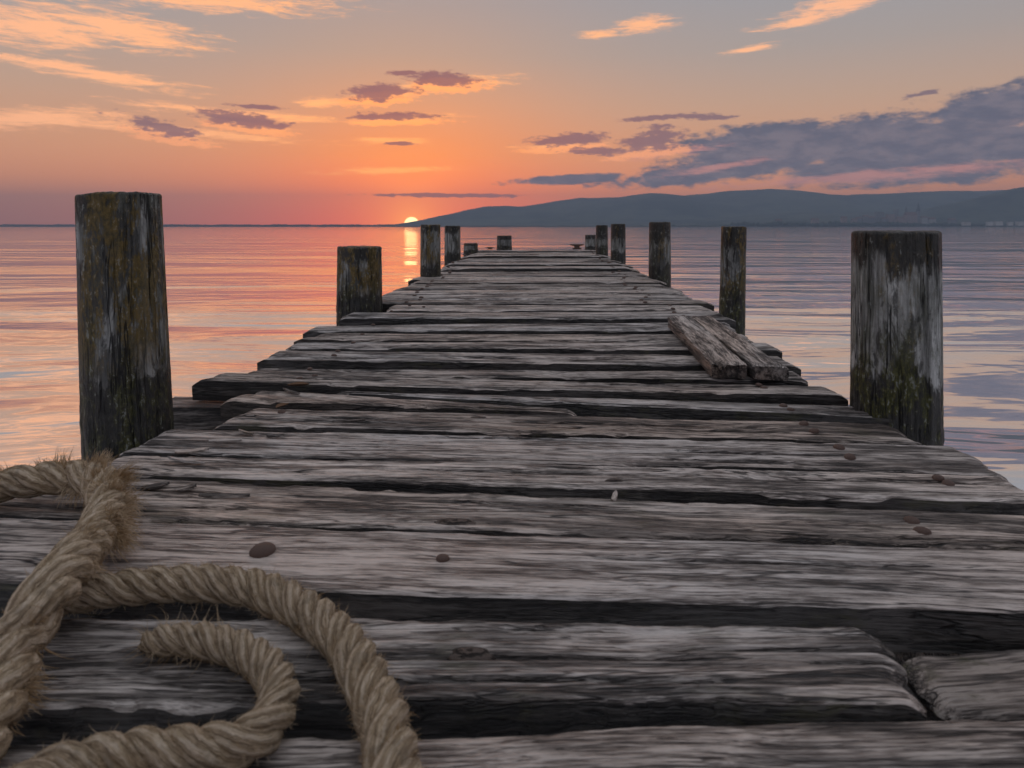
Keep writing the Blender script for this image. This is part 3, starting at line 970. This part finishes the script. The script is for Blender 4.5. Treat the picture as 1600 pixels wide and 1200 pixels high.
# knots standing proud in the worn planks
def knot_material():
    m, T = new_mat('knot_wood')
    obj = T.n('ShaderNodeTexCoord').outputs['Object']
    r = T.vmath('LENGTH', T.mapping(obj, sc=(1, 1, 0.2)), out=1)
    n = T.noise(obj, 3.0, 4.0, 0.6)
    w = T.math('SINE', T.math('MULTIPLY', T.math('ADD', r, T.math('MULTIPLY', n, 0.9)), 11.0))
    col = T.mix(T.mapr(w, -0.8, 0.8), (0.025, 0.018, 0.014, 1), (0.15, 0.115, 0.095, 1))
    finish(T, col, 0.7, w, 0.5, 0.05, 0.35)
    return m

M_KNOT = knot_material()
KNOT = dome_mesh('knot', M_KNOT)
for key, x, y, rx, ry in [('p5', 748, 653, 0.055, 0.022), ('p3', 712, 812, 0.05, 0.022), ('p1', 735, 1020, 0.04, 0.018), ('p4b', 960, 752, 0.03, 0.012)]:
    X, Y = on_deck(x, y)
    o, cen, th, z0 = A[key]
    n = bpy.data.objects.new('knot', KNOT)
    COL.objects.link(n)
    n.parent = o
    c, s = math.cos(-th), math.sin(-th)
    n.location = (c * (X - cen[0]) - s * (Y - cen[1]), s * (X - cen[0]) + c * (Y - cen[1]), -0.004)
    n.scale = (rx, ry, 0.02)
    n.rotation_euler = (0, 0, random.uniform(-.2, .2))


# lifted flakes and splinters on the worn plank ends
def flake(pl, x, y, ln, wd, curl, rot):
    o, cen, th, z0 = pl
    X, Y = on_deck(x, y)
    n = 8
    wd = wd * 0.6; curl = curl * 0.8
    vs, fs = [], []
    for i in range(n + 1):
        f = i / n - 0.5
        w = wd * (1 - (2 * f) ** 2) ** 0.5 * (0.8 + 0.4 * random.random()) + 0.0015
        z = curl * (f + 0.5) ** 2
        vs += [(f * ln, -w, z + 0.002), (f * ln, w, z + 0.004), (f * ln, w, z - 0.001), (f * ln, -w, z - 0.003)]
    for i in range(n):
        for j in range(4):
            k = (j + 1) % 4
            fs.append((i * 4 + j, i * 4 + k, i * 4 + 4 + k, i * 4 + 4 + j))
    fs += [(3, 2, 1, 0), (n * 4, n * 4 + 1, n * 4 + 2, n * 4 + 3)]
    c, s = math.cos(-th), math.sin(-th)
    lx, ly = c * (X - cen[0]) - s * (Y - cen[1]), s * (X - cen[0]) + c * (Y - cen[1])
    mesh_obj('splinter', vs, fs, M_WOOD_ROUGH, o, smooth=False, loc=(lx, ly, 0.002), rot=(0, 0, rot))

for a in [('p4a', 385, 677, .05, .007, .010, 3.0), ('p4a', 352, 690, .09, .006, .004, .1), ('p4b', 300, 706, .09, .012, .010, .1), ('p4b', 290, 722, .10, .010, .012, 3.1),
          ('p3', 243, 757, .06, .013, .010, .3), ('p3', 290, 760, .045, .010, .006, .5), ('p3', 350, 772, .12, .006, .005, 0), ('p5', 412, 653, .06, .006, .006, 3.1),
          ('p5w', 455, 616, .07, .010, .014, 3.0), ('p4a', 430, 682, .05, .005, .006, 0), ('p3', 960, 776, .025, .007, .014, 1.2), ('p5', 545, 660, .10, .006, .006, .1)]:
    flake(A[a[0]], *a[1:])


# ------------------------------------------------------------------ posts
def post(xl, xr, ytop, ybase, t_depth=None, d=None, lean=(0, 0), lab='', lichen=.5, moss=.5, top_dark=.2, bot_dark=.3, seed=1, crack=None, flare=1.04, pale=1.0, grime=0.7, name='mooring_post', cat='post', bottom=None):
    """xl, xr: photo edges at mid height; the post stands at depth d"""
    xc = (xl + xr) / 2
    rad = (xr - xl) / 2 * d / FPX * 0.87
    X = (xc - VX) * d / FPX
    d = d
    ztop = ZC - (ytop - VY) * d / FPX
    zd = float(deck_z(d))
    h = ztop - zd
    zbot = (WATER - 1.2) if bottom is None else zd + bottom
    segs = 168 if rad * FPX / d > 20 else 40
    nz = 110 if rad * FPX / d > 20 else 44
    cham = rad * 0.07
    zs = np.concatenate([np.linspace(zbot - zd, -0.25, 8)[:-1], np.linspace(-0.25, h - cham, nz)]) if bottom is None else np.linspace(bottom, h - cham, nz)
    prof = [(z, 1.0) for z in zs] + [(h - cham * 0.72, 0.992), (h - cham * 0.45, 0.972), (h - cham * 0.2, 0.945), (h - 0.03 * cham, 0.90), (h, 0.82), (h + 0.0, 0.5), (h, 0.2)]
    ang_ = np.arange(segs) * math.tau / segs
    ca, sa = np.cos(ang_), np.sin(ang_)
    vs = []
    for (z, k) in prof:
        g = 0.020 * fbm(ca * 5 + 9, sa * 5 + 9, np.full(segs, z * 0.7), seed=seed, oct=4) + 0.016 * fbm(ca * 16, sa * 16, np.full(segs, z * 1.5 + 3), seed=seed + 1, oct=3)
        g = g + 0.006 * fbm(ca * 10, sa * 10, np.full(segs, z * 25), seed=seed + 2, oct=3)
        rid = np.abs(fbm(ca * 9 + 4, sa * 9 + 4, np.full(segs, z * 0.9), seed=seed + 12, oct=3))
        g = g - 0.055 * np.clip(1 - rid / 0.07, 0, 1) * np.clip(0.5 + 1.5 * fbm(ca * 3, sa * 3, np.full(segs, z * 2.2), seed=seed + 13, oct=2), 0, 1)
        low = max(0.0, 0.16 * h - z) / (0.16 * h)
        g = g + 0.03 * min(low, 1.5) * fbm(ca * 6, sa * 6, np.full(segs, z * 22), seed=seed + 4, oct=3)
        if crack is not None:
            for (ca0, z0, z1, dep) in crack:
                wob = ca0 + 0.05 * float(fbm(z * 5, 0.0, seed=seed + 8))
                da = (ang_ - wob + math.pi) % math.tau - math.pi
                g = g - dep * np.exp(-(da / 0.042) ** 2) * float(np.clip((z - z0) / 0.05, 0, 1) * np.clip((z1 - z) / 0.05, 0, 1))
        rr = rad * (k + g) * (1 + (flare - 1) * (1 - np.clip(z / h, 0, 1)))
        zz = z + (0.005 * fbm(ca * k * 4, sa * k * 4, 0 * ca, seed=seed + 6, oct=3) if k < 1.0 else 0)
        for i in range(segs):
            z_i = zz[i] if not np.isscalar(zz) else zz
            vs.append((rr[i] * ca[i], rr[i] * sa[i], z_i))
    nr = len(prof)
    fs = []
    for j in range(nr - 1):
        for i in range(segs):
            k = (i + 1) % segs
            fs.append((j * segs + i, j * segs + k, j * segs + segs + k, j * segs + segs + i))
    vs.append((0, 0, h)); c = len(vs) - 1
    for i in range(segs):
        fs.append(((nr - 1) * segs + i, (nr - 1) * segs + (i + 1) % segs, c))
    m = post_material('post_timber', lichen, moss, top_dark, bot_dark, seed, h, pale, grime)
    o = mesh_obj(name, vs, fs, m, loc=(X, d, zd), rot=(lean[1], lean[0], 0))
    tag(o, lab, cat, 'posts along the pier')
    return o

post(133, 266, 303, 700, d=2.14, lean=(R(-2.2), 0), lab='tallest leaning post, ochre lichen streaks, behind the frayed rope at left', lichen=.85, moss=.7, top_dark=.06, bot_dark=.26, seed=3, flare=1.07, grime=1.15)
post(1328, 1471, 361, 692, d=2.25, lean=(0, 0), lab='thick cracked post at right, black-stained top and green algae at its foot', lichen=.1, moss=1.0, top_dark=.22, bot_dark=.24, seed=9,
     crack=[(R(-74), -0.1, 2.0, 0.16), (R(-128), 0.4, 2.0, 0.05), (R(-95), 0.42, 2.0, .04)], pale=1.45, grime=0.3)
post(523, 600, 385, 500, d=3.98, lab='squat mossy post on the left, second nearest on that side', lichen=.95, moss=.7, top_dark=.25, bot_dark=.3, seed=14)
post(1122, 1166, 354, 510, d=3.75, lean=(R(1.2), 0), lab='slender olive post standing right behind the loose split board', lichen=.8, moss=.8, top_dark=.25, bot_dark=.35, seed=21)


def d_at(y):
    return float(depth_of_t(y - VY))
post(655, 690, 351, 431, d=d_at(430.5), lab='upright post just right of the setting sun, with rusty brown lichen', lichen=.9, moss=.3, top_dark=.2, bot_dark=.25, seed=28)
post(693, 721, 353, 405, d=d_at(405.5), lab='grey post right beside the one next to the sun', lichen=.3, moss=.3, top_dark=.25, bot_dark=.25, seed=33)
post(1012, 1050, 347, 436, d=d_at(431), lab='post with two yellow lichen spots near its top, third nearest on the right', lichen=.35, moss=.4, top_dark=.4, bot_dark=.25, seed=38)
post(953, 979, 350, 406, d=d_at(406), lab='right-hand one of two close far posts on the right side', lichen=.2, moss=.4, top_dark=.4, bot_dark=.3, seed=44)
post(930, 951, 352, 397, d=d_at(397), lab='left-hand one of two close far posts on the right side', lichen=.2, moss=.4, top_dark=.5, bot_dark=.3, seed=49)
post(723, 748, 380, 394, d=d_at(394.5), lab='very low cut-off stump on the left near the pier end', lichen=.6, moss=.4, top_dark=.3, bot_dark=.3, seed=54)
post(775, 801, 368, 389, d=d_at(388.5) + .2, lab='short pale post standing at the far end of the pier, left of centre', lichen=.2, moss=.2, top_dark=.35, bot_dark=.2, seed=59)
post(913, 932, 367, 391, d=d_at(388.5) + .15, lab='short grey post at the far end, half hidden behind the right pair', lichen=.2, moss=.2, top_dark=.35, bot_dark=.2, seed=64)


def cleat(x0, x1, y0, y1, lab, seed):
    """a small iron cleat: two-horned casting on a foot plate"""
    d = d_at(389.6)
    m = d / FPX
    w = (x1 - x0) * m; h = (y1 - y0) * m
    X = ((x0 + x1) / 2 - VX) * m
    root = empty('mooring_cleat', (X, d, float(deck_z(d))))
    v, f = box_mesh(-w * .32, w * .32, -0.04, 0.04, 0.0, h * .25)
    mesh_obj('foot_plate', v, f, M_RUST, root, smooth=False)
    v, f = box_mesh(-w * .2, w * .2, -0.025, 0.025, h * .25, h * .62)
    mesh_obj('stem', v, f, M_RUST, root, smooth=False)
    n, sg = 12, 8
    vs, fs = [], []
    for i in range(n + 1):
        u = i / n * 2 - 1
        r = h * 0.20 * (1 - 0.55 * u * u)
        for j in range(sg):
            a = j * math.tau / sg
            vs.append((u * w * .52, r * math.cos(a) * 1.2, h * (.72 + .10 * u * u) + r * math.sin(a)))
    for i in range(n):
        for j in range(sg):
            k = (j + 1) % sg
            fs.append((i * sg + j, i * sg + k, i * sg + sg + k, i * sg + sg + j))
    fs += [tuple(range(sg))[::-1], tuple(range(n * sg, n * sg + sg))]
    mesh_obj('horn_bar', vs, fs, M_RUST, root)
    tag(root, lab, 'cleat')

cleat(891, 912, 380, 389, 'dark iron cleat at the far end just left of the short grey post', 1)
cleat(759, 772, 386, 390, 'tiny dark cleat left of the short pale end post', 2)


# ------------------------------------------------------------------ loose split board lying along the deck
lb = empty('loose_board')
TH = 0.062
def lp(x, y):
    return on_deck(x, y, TH)
FLa, FRa, NRa, NLa = lp(1043, 491), lp(1110, 489), lp(1231, 571), lp(1112, 566)
cenb = (FLa + FRa + NRa + NLa) / 4
lb.location = (cenb[0], cenb[1], float(deck_z(cenb[1])))
tag(lb, 'thick loose board, split lengthwise, lying along the planks on the right', 'board')
mid_f = FLa * 0.47 + FRa * 0.53
mid_n = NLa * 0.50 + NRa * 0.50
cross = (FRa - FLa) / np.linalg.norm(FRa - FLa)
for (a, b, c, dd, sd_) in [(FLa, mid_f - cross * .005, NLa, mid_n - cross * .009, 300), (mid_f + cross * .005, FRa, mid_n + cross * .009, NRa, 340)]:
    # long axis runs near -> far; left edge plays the back row
    o, cen, th, z0 = plank([c, a, dd, b], thick=TH - 0.004, dz=TH, mat=M_WOOD_LOOSE, seed=sd_, parent=lb, name='board_half', res=0.008, rag=1.0, end_round=0.012, splits=2, warp=0.006)
    o.location = (cen[0] - cenb[0], cen[1] - cenb[1], z0 - float(deck_z(cenb[1])))


# ------------------------------------------------------------------ rope
def rope_material():
    m, T = new_mat('hemp_rope')
    uv = T.n('ShaderNodeUVMap').outputs[0]
    s = T.n('ShaderNodeSeparateXYZ'); T.put(s.inputs[0], uv)
    u, v = s.outputs[0], s.outputs[1]      # u in metres along the strand, v around
    nz = T.noise(T.mapping(uv, sc=(60, 5, 1)), 1.0, 4.0, 0.6)
    ph = T.math('ADD', T.math('MULTIPLY', u, 190.0), T.math('ADD', T.math('MULTIPLY', v, 44.0), T.math('MULTIPLY', nz, 5.0)))
    yarn = T.math('SINE', ph)
    fv = T.n('ShaderNodeCombineXYZ')
    T.put(fv.inputs[0], T.math('MULTIPLY', u, 40.0)); T.put(fv.inputs[1], T.math('MULTIPLY', ph, 1.3))
    fib = T.noise(fv.outputs[0], 1.0, 4.0, 0.62)
    obj = T.n('ShaderNodeTexCoord').outputs['Object']
    big = T.noise(obj, 13.0, 5.0, 0.65)
    col = T.ramp(T.math('ADD', T.math('MULTIPLY', fib, 0.75), T.math('MULTIPLY', yarn, 0.075)),
                 [(0.24, (0.25, 0.175, 0.105)), (0.37, (0.60, 0.45, 0.285)), (0.50, (0.86, 0.71, 0.52))])
    col = T.mix(T.mapr(big, 0.40, 0.62), col, T.mix(1.0, col, (1.0, 1.0, 1.03, 1), 'MULTIPLY'))
    col = T.mix(T.mapr(big, 0.50, 0.36, 0.0, 0.38), col, (0.26, 0.155, 0.070, 1))
    dirt = T.mapr(T.noise(obj, 27.0, 4.0, 0.65), 0.36, 0.50, 1.0, 0.0)
    col = T.mix(T.math('MULTIPLY', dirt, 0.32), col, (0.10, 0.075, 0.055, 1))
    h = T.math('ADD', T.math('MULTIPLY', yarn, 0.5), fib)
    finish(T, col, 0.85, h, 1.0, 0.006, 0.25)
    return m


def fibre_material():
    m, T = new_mat('rope_fibre')
    rnd = T.n('ShaderNodeTexCoord').outputs['Object']
    n = T.noise(rnd, 22.0, 3.0, 0.6)
    col = T.mix(T.mapr(n, 0.38, 0.62), (0.42, 0.27, 0.13, 1), (0.72, 0.56, 0.38, 1))
    p = finish(T, col, 0.7, None, spec=0.3)
    p.inputs['Transmission Weight'].default_value = 0.0
    return m

M_ROPE = rope_material()
M_FIBRE = fibre_material()

# centre line: photo pixel, height of the centre above the deck, rope radius
CP_MAIN = [(-150, 800, .034, .033), (-60, 776, .036, .034), (10, 757, .040, .034), (70, 748, .046, .035), (125, 745, .054, .035), (158, 757, .056, .035),
      (166, 792, .050, .034), (146, 838, .062, .034), (108, 886, .086, .035), (64, 944, .086, .036), (24, 1008, .056, .036), (-4, 1085, .042, .035),
      (-50, 1180, .036, .032), (-140, 1290, .030, .028), (-120, 1360, .028, .027), (-40, 1290, .028, .027), (70, 1216, .028, .027), (200, 1184, .028, .026), (320, 1174, .027, .026),
      (402, 1148, .027, .025), (434, 1098, .026, .024), (422, 1050, .026, .024), (376, 1016, .025, .023), (312, 1001, .024, .022), (256, 1000, .022, .019), (226, 1003, .016, .012)]
CP_LOOP = [(40, 972, .026, .024), (85, 940, .027, .025), (150, 925, .028, .026), (215, 917, .028, .026), (300, 911, .028, .027), (385, 917, .028, .027), (455, 943, .028, .027),
      (518, 986, .028, .028), (562, 1043, .029, .028), (592, 1108, .029, .029), (612, 1180, .030, .030), (622, 1270, .030, .030), (615, 1400, .030, .030), (560, 1560, .030, .030)]


def build_rope():
    q = on_deck(250, 1000)
    root = empty('mooring_rope', (q[0], q[1], 0))
    tag(root, 'thick frayed hemp rope coiled on the planks in the left foreground', 'rope')
    vs, fs = [], []
    rope_run(CP_MAIN, root, vs, fs, True)
    rope_run(CP_LOOP, root, vs, fs, False)
    o = mesh_obj('frayed_fibres', vs, fs, M_FIBRE, root)
    tag(o, kind='stuff', label='loose hemp fibres fraying from the strands')


def rope_run(CP, root, vs, fs, main):
    pts, rad = [], []
    for (x, y, dz, r) in CP:
        q = on_deck(x, y, dz)
        pts.append((q[0], q[1], float(deck_z(q[1])) + dz)); rad.append(r)
    pts = np.array(pts); rad = np.array(rad)
    # Catmull-Rom, then resample evenly
    dense, dr = [], []
    n = len(pts)
    for i in range(n - 1):
        p0, p1, p2, p3 = pts[max(i - 1, 0)], pts[i], pts[i + 1], pts[min(i + 2, n - 1)]
        for s in np.linspace(0, 1, 40, endpoint=False):
            a = 2 * p1; b = p2 - p0; c = 2 * p0 - 5 * p1 + 4 * p2 - p3; e = -p0 + 3 * p1 - 3 * p2 + p3
            dense.append(0.5 * (a + b * s + c * s * s + e * s ** 3)); dr.append(rad[i] * (1 - s) + rad[i + 1] * s)
    dense = np.array(dense); dr = np.array(dr)
    seg = np.r_[0, np.cumsum(np.linalg.norm(np.diff(dense, axis=0), axis=1))]
    N = int(seg[-1] / 0.0038)
    S = np.linspace(0, seg[-1], N)
    C = np.stack([np.interp(S, seg, dense[:, k]) for k in range(3)], 1)
    Rr = np.interp(S, seg, dr)
    Tn = np.gradient(C, axis=0); Tn /= np.linalg.norm(Tn, axis=1)[:, None]
    Nn = np.zeros_like(C); Nn[0] = np.cross(Tn[0], (0, 0, 1)); Nn[0] /= np.linalg.norm(Nn[0])
    for i in range(1, N):
        v = Nn[i - 1] - Tn[i] * np.dot(Nn[i - 1], Tn[i]); Nn[i] = v / np.linalg.norm(v)
    Bn = np.cross(Tn, Nn)
    phase = np.cumsum(np.gradient(S) * math.tau / (Rr * np.interp(Rr, [0.028, 0.034], [4.6, 5.4])))
    base = np.array(root.location)
    M = 30
    strands = []
    for k in range(3):
        ph = phase + k * math.tau / 3
        off = Rr * 0.50
        ctr = C + Nn * (np.cos(ph) * off)[:, None] + Bn * (np.sin(ph) * off)[:, None]
        ctr = ctr + 0.0018 * np.stack([fbm(S * 20, 0 * S + q, seed=70 + k, oct=2) for q in range(3)], 1)
        t = np.gradient(ctr, axis=0); t /= np.linalg.norm(t, axis=1)[:, None]
        rad_dir = Nn * np.cos(ph)[:, None] + Bn * np.sin(ph)[:, None]
        nn = rad_dir - t * np.sum(rad_dir * t, 1)[:, None]; nn /= np.linalg.norm(nn, axis=1)[:, None]
        bb = np.cross(t, nn)
        a = np.arange(M) * math.tau / M
        sl_ = np.r_[0, np.cumsum(np.linalg.norm(np.diff(ctr, axis=0), axis=1))]
        # yarns bulging along the strand surface
        yv = 1 + 0.06 * np.sin(a[None, :] * 7 + sl_[:, None] * 190) + 0.05 * fbm(sl_[:, None] * 60 + 0 * a, np.cos(a)[None, :] * 1.5 + 0 * sl_[:, None], np.sin(a)[None, :] * 1.5 + 0 * sl_[:, None], seed=80 + k, oct=3)
        rs = (Rr * 0.56)[:, None] * yv
        ring = ctr[:, None, :] + nn[:, None, :] * (np.cos(a) * rs)[:, :, None] + bb[:, None, :] * (np.sin(a) * rs)[:, :, None] - base
        verts = ring.reshape(-1, 3)
        faces, uvs = [], []
        for i in range(N - 1):
            for j in range(M):
                j2 = (j + 1) % M
                faces.append((i * M + j, i * M + j2, (i + 1) * M + j2, (i + 1) * M + j))
                uvs += [sl_[i], j / M, sl_[i], (j + 1) / M, sl_[i + 1], (j + 1) / M, sl_[i + 1], j / M]
        faces.append(tuple(range(M))[::-1]); faces.append(tuple(range((N - 1) * M, N * M)))
        uvs += [0, 0] * (2 * M)
        o = mesh_obj('strand', verts, faces, M_ROPE, root)
        ul = o.data.uv_layers.new(name='UVMap')
        ul.data.foreach_set('uv', np.array(uvs, dtype=np.float32))
        strands.append((ctr, rad_dir, t, Rr * 0.56))
    # fuzz all along, long tufts at the chafed bend
    rg2 = np.random.default_rng(4 if main else 9)

    def fibre(p, d0, d1, ln, w):
        nseg = 5
        b = len(vs)
        side = np.cross(d0, (0.3, 0.5, 0.8)); side /= np.linalg.norm(side) + 1e-9
        up = np.cross(d0, side); up /= np.linalg.norm(up) + 1e-9
        for s in range(nseg + 1):
            f = s / nseg
            q = p + (d0 * (f - 0.5 * f * f) + d1 * 0.5 * f * f) * ln
            ww = w * (1 - 0.75 * f)
            for an in (0, 2.094, 4.189):
                vs.append(q + side * math.cos(an) * ww + up * math.sin(an) * ww)
        for s in range(nseg):
            for j in range(3):
                j2 = (j + 1) % 3
                fs.append((b + s * 3 + j, b + s * 3 + j2, b + s * 3 + 3 + j2, b + s * 3 + 3 + j))
    # where along the rope the bend lies
    pxs = VX + C[:, 0] / np.maximum(C[:, 1], .1) * FPX
    pys = VY + (ZC - C[:, 2]) / np.maximum(C[:, 1], .1) * FPX
    first = (np.arange(N) < N * 0.6) & main

    def near(x, y, r):
        return np.where(first & ((pxs - x) ** 2 + (pys - y) ** 2 < r * r))[0]
    def spray(idx, count, lmin, lmax, bias, w=0.0006):
        for _ in range(count):
            i = int(rg2.choice(idx)); k = int(rg2.integers(3))
            ctr, rd, t, rs = strands[k]
            a = rg2.uniform(0, math.tau)
            out = rd[i] * math.cos(a) + np.cross(t[i], rd[i]) * math.sin(a)
            p = ctr[i] + out * rs[i] * 0.95
            d0 = out * 0.8 + t[i] * rg2.uniform(-1.0, 1.0) + rg2.normal(0, .25, 3)
            d0 /= np.linalg.norm(d0)
            d1 = d0 + rg2.normal(0, .7, 3) + np.array(bias)
            d1 /= np.linalg.norm(d1)
            fibre(p - base, d0, d1, rg2.uniform(lmin, lmax), w)
    vis = np.where((pxs > -150) & (pxs < 760) & (pys < 1320))[0]
    spray(vis, 5200, 0.004, 0.013, (0, 0, 0.0), 0.0004)
    spray(vis, 450, 0.012, 0.026, (0, 0, -.2), 0.0004)
    # tufts: bundles leaving a strand in one direction
    for (x, y, n, ln, bias) in [(150, 728, 130, .050, (.1, .2, 1.1)), (120, 728, 70, .040, (-.3, .2, .9)), (170, 757, 330, .075, (.9, .1, .6)), (172, 790, 360, .078, (1.1, -.2, .15)), (168, 775, 260, .070, (1.0, -.1, .4)),
                                (180, 805, 120, .050, (.9, -.4, -.3)), (165, 840, 90, .045, (.8, -.4, -.5)), (70, 730, 90, .028, (-.1, .1, .9)), (128, 895, 90, .04, (.8, -.3, -.5)), (100, 770, 90, .04, (.1, -.8, -.4)),
                                (30, 1010, 120, .05, (.4, -.3, -.3)), (20, 1080, 160, .055, (.5, -.3, -.1)), (40, 735, 60, .03, (-.3, .1, .7))]:
        idx = near(x, y, 60)
        if len(idx) == 0:
            continue
        for _ in range(4):
            i0 = int(rg2.choice(idx))
            k = int(rg2.integers(3))
            ctr, rd, t, rs = strands[k]
            bz = np.array(bias, float) + rg2.normal(0, .45, 3); bz /= np.linalg.norm(bz)
            bend = rg2.normal(0, .8, 3) + np.array((0, 0, -.35))
            lt = ln * rg2.uniform(.5, 1.25)
            for _f in range(max(8, n // 3)):
                i = int(np.clip(i0 + rg2.integers(-4, 5), 0, N - 1))
                out = bz + rg2.normal(0, .22, 3); out /= np.linalg.norm(out)
                p = C[i] + out * Rr[i] * 0.82
                d1 = out + bend + rg2.normal(0, .45, 3); d1 /= np.linalg.norm(d1)
                fibre(p - base, out, d1, lt * rg2.uniform(.25, 1.0) ** 0.8, 0.0009)
    # the unravelled tail
    if main:
        spray(np.arange(N - 30, N), 170, 0.015, 0.05, (-.9, .1, -.5), 0.0005)


build_rope()

# ------------------------------------------------------------------ a few dry leaves caught between the planks
M_LEAF = wall_material('dry_leaf', (0.20, 0.11, 0.06))


def leaf(x, y, ln, rot, lab):
    X, Y = on_deck(x, y)
    n = 6
    vs, fs = [], []
    for i in range(n + 1):
        f = i / n
        w = ln * 0.26 * math.sin(math.pi * min(1, f * 0.93 + 0.04)) + 0.0008
        z = 0.008 + 0.25 * ln * (f - .5) ** 2
        vs += [(f * ln - ln / 2, -w, z + w * .5), (f * ln - ln / 2, 0, z), (f * ln - ln / 2, w, z + w * .5)]
    m = len(vs)
    vs += [(a, b, c - 0.0008) for a, b, c in vs]
    for i in range(n):
        for j in range(2):
            a = i * 3 + j
            fs.append((a, a + 3, a + 4, a + 1)); fs.append((m + a, m + a + 1, m + a + 4, m + a + 3))
    o = mesh_obj('dry_leaf', vs, fs, M_LEAF, loc=(X, Y, float(deck_z(Y)) + 0.004), rot=(0, 0, rot))
    tag(o, lab, 'leaf')

leaf(466, 608, .075, .2, 'small brown dry leaf on the short wedge plank at left')
leaf(441, 641, .055, 1.2, 'curled dry leaf on the plank end nearest the tall left post')

# ------------------------------------------------------------------ haze over the lake
hv, hf = box_mesh(-5200, 5200, -450, 4900, WATER - 3.5, 225)
hz = mesh_obj('haze', hv, hf, None, smooth=False)
mh, T = new_mat('haze_air')
pvn = T.n('ShaderNodeVolumePrincipled')
pvn.inputs['Color'].default_value = (0.56, 0.75, 1.0, 1)
pvn.inputs['Density'].default_value = 3.0e-4
pvn.inputs['Anisotropy'].default_value = 0.15
out = T.n('ShaderNodeOutputMaterial')
T.t.links.new(pvn.outputs[0], out.inputs['Volume'])
hz.data.materials.append(mh)
tag(hz, 'thin evening haze over the lake', 'haze', kind='stuff')
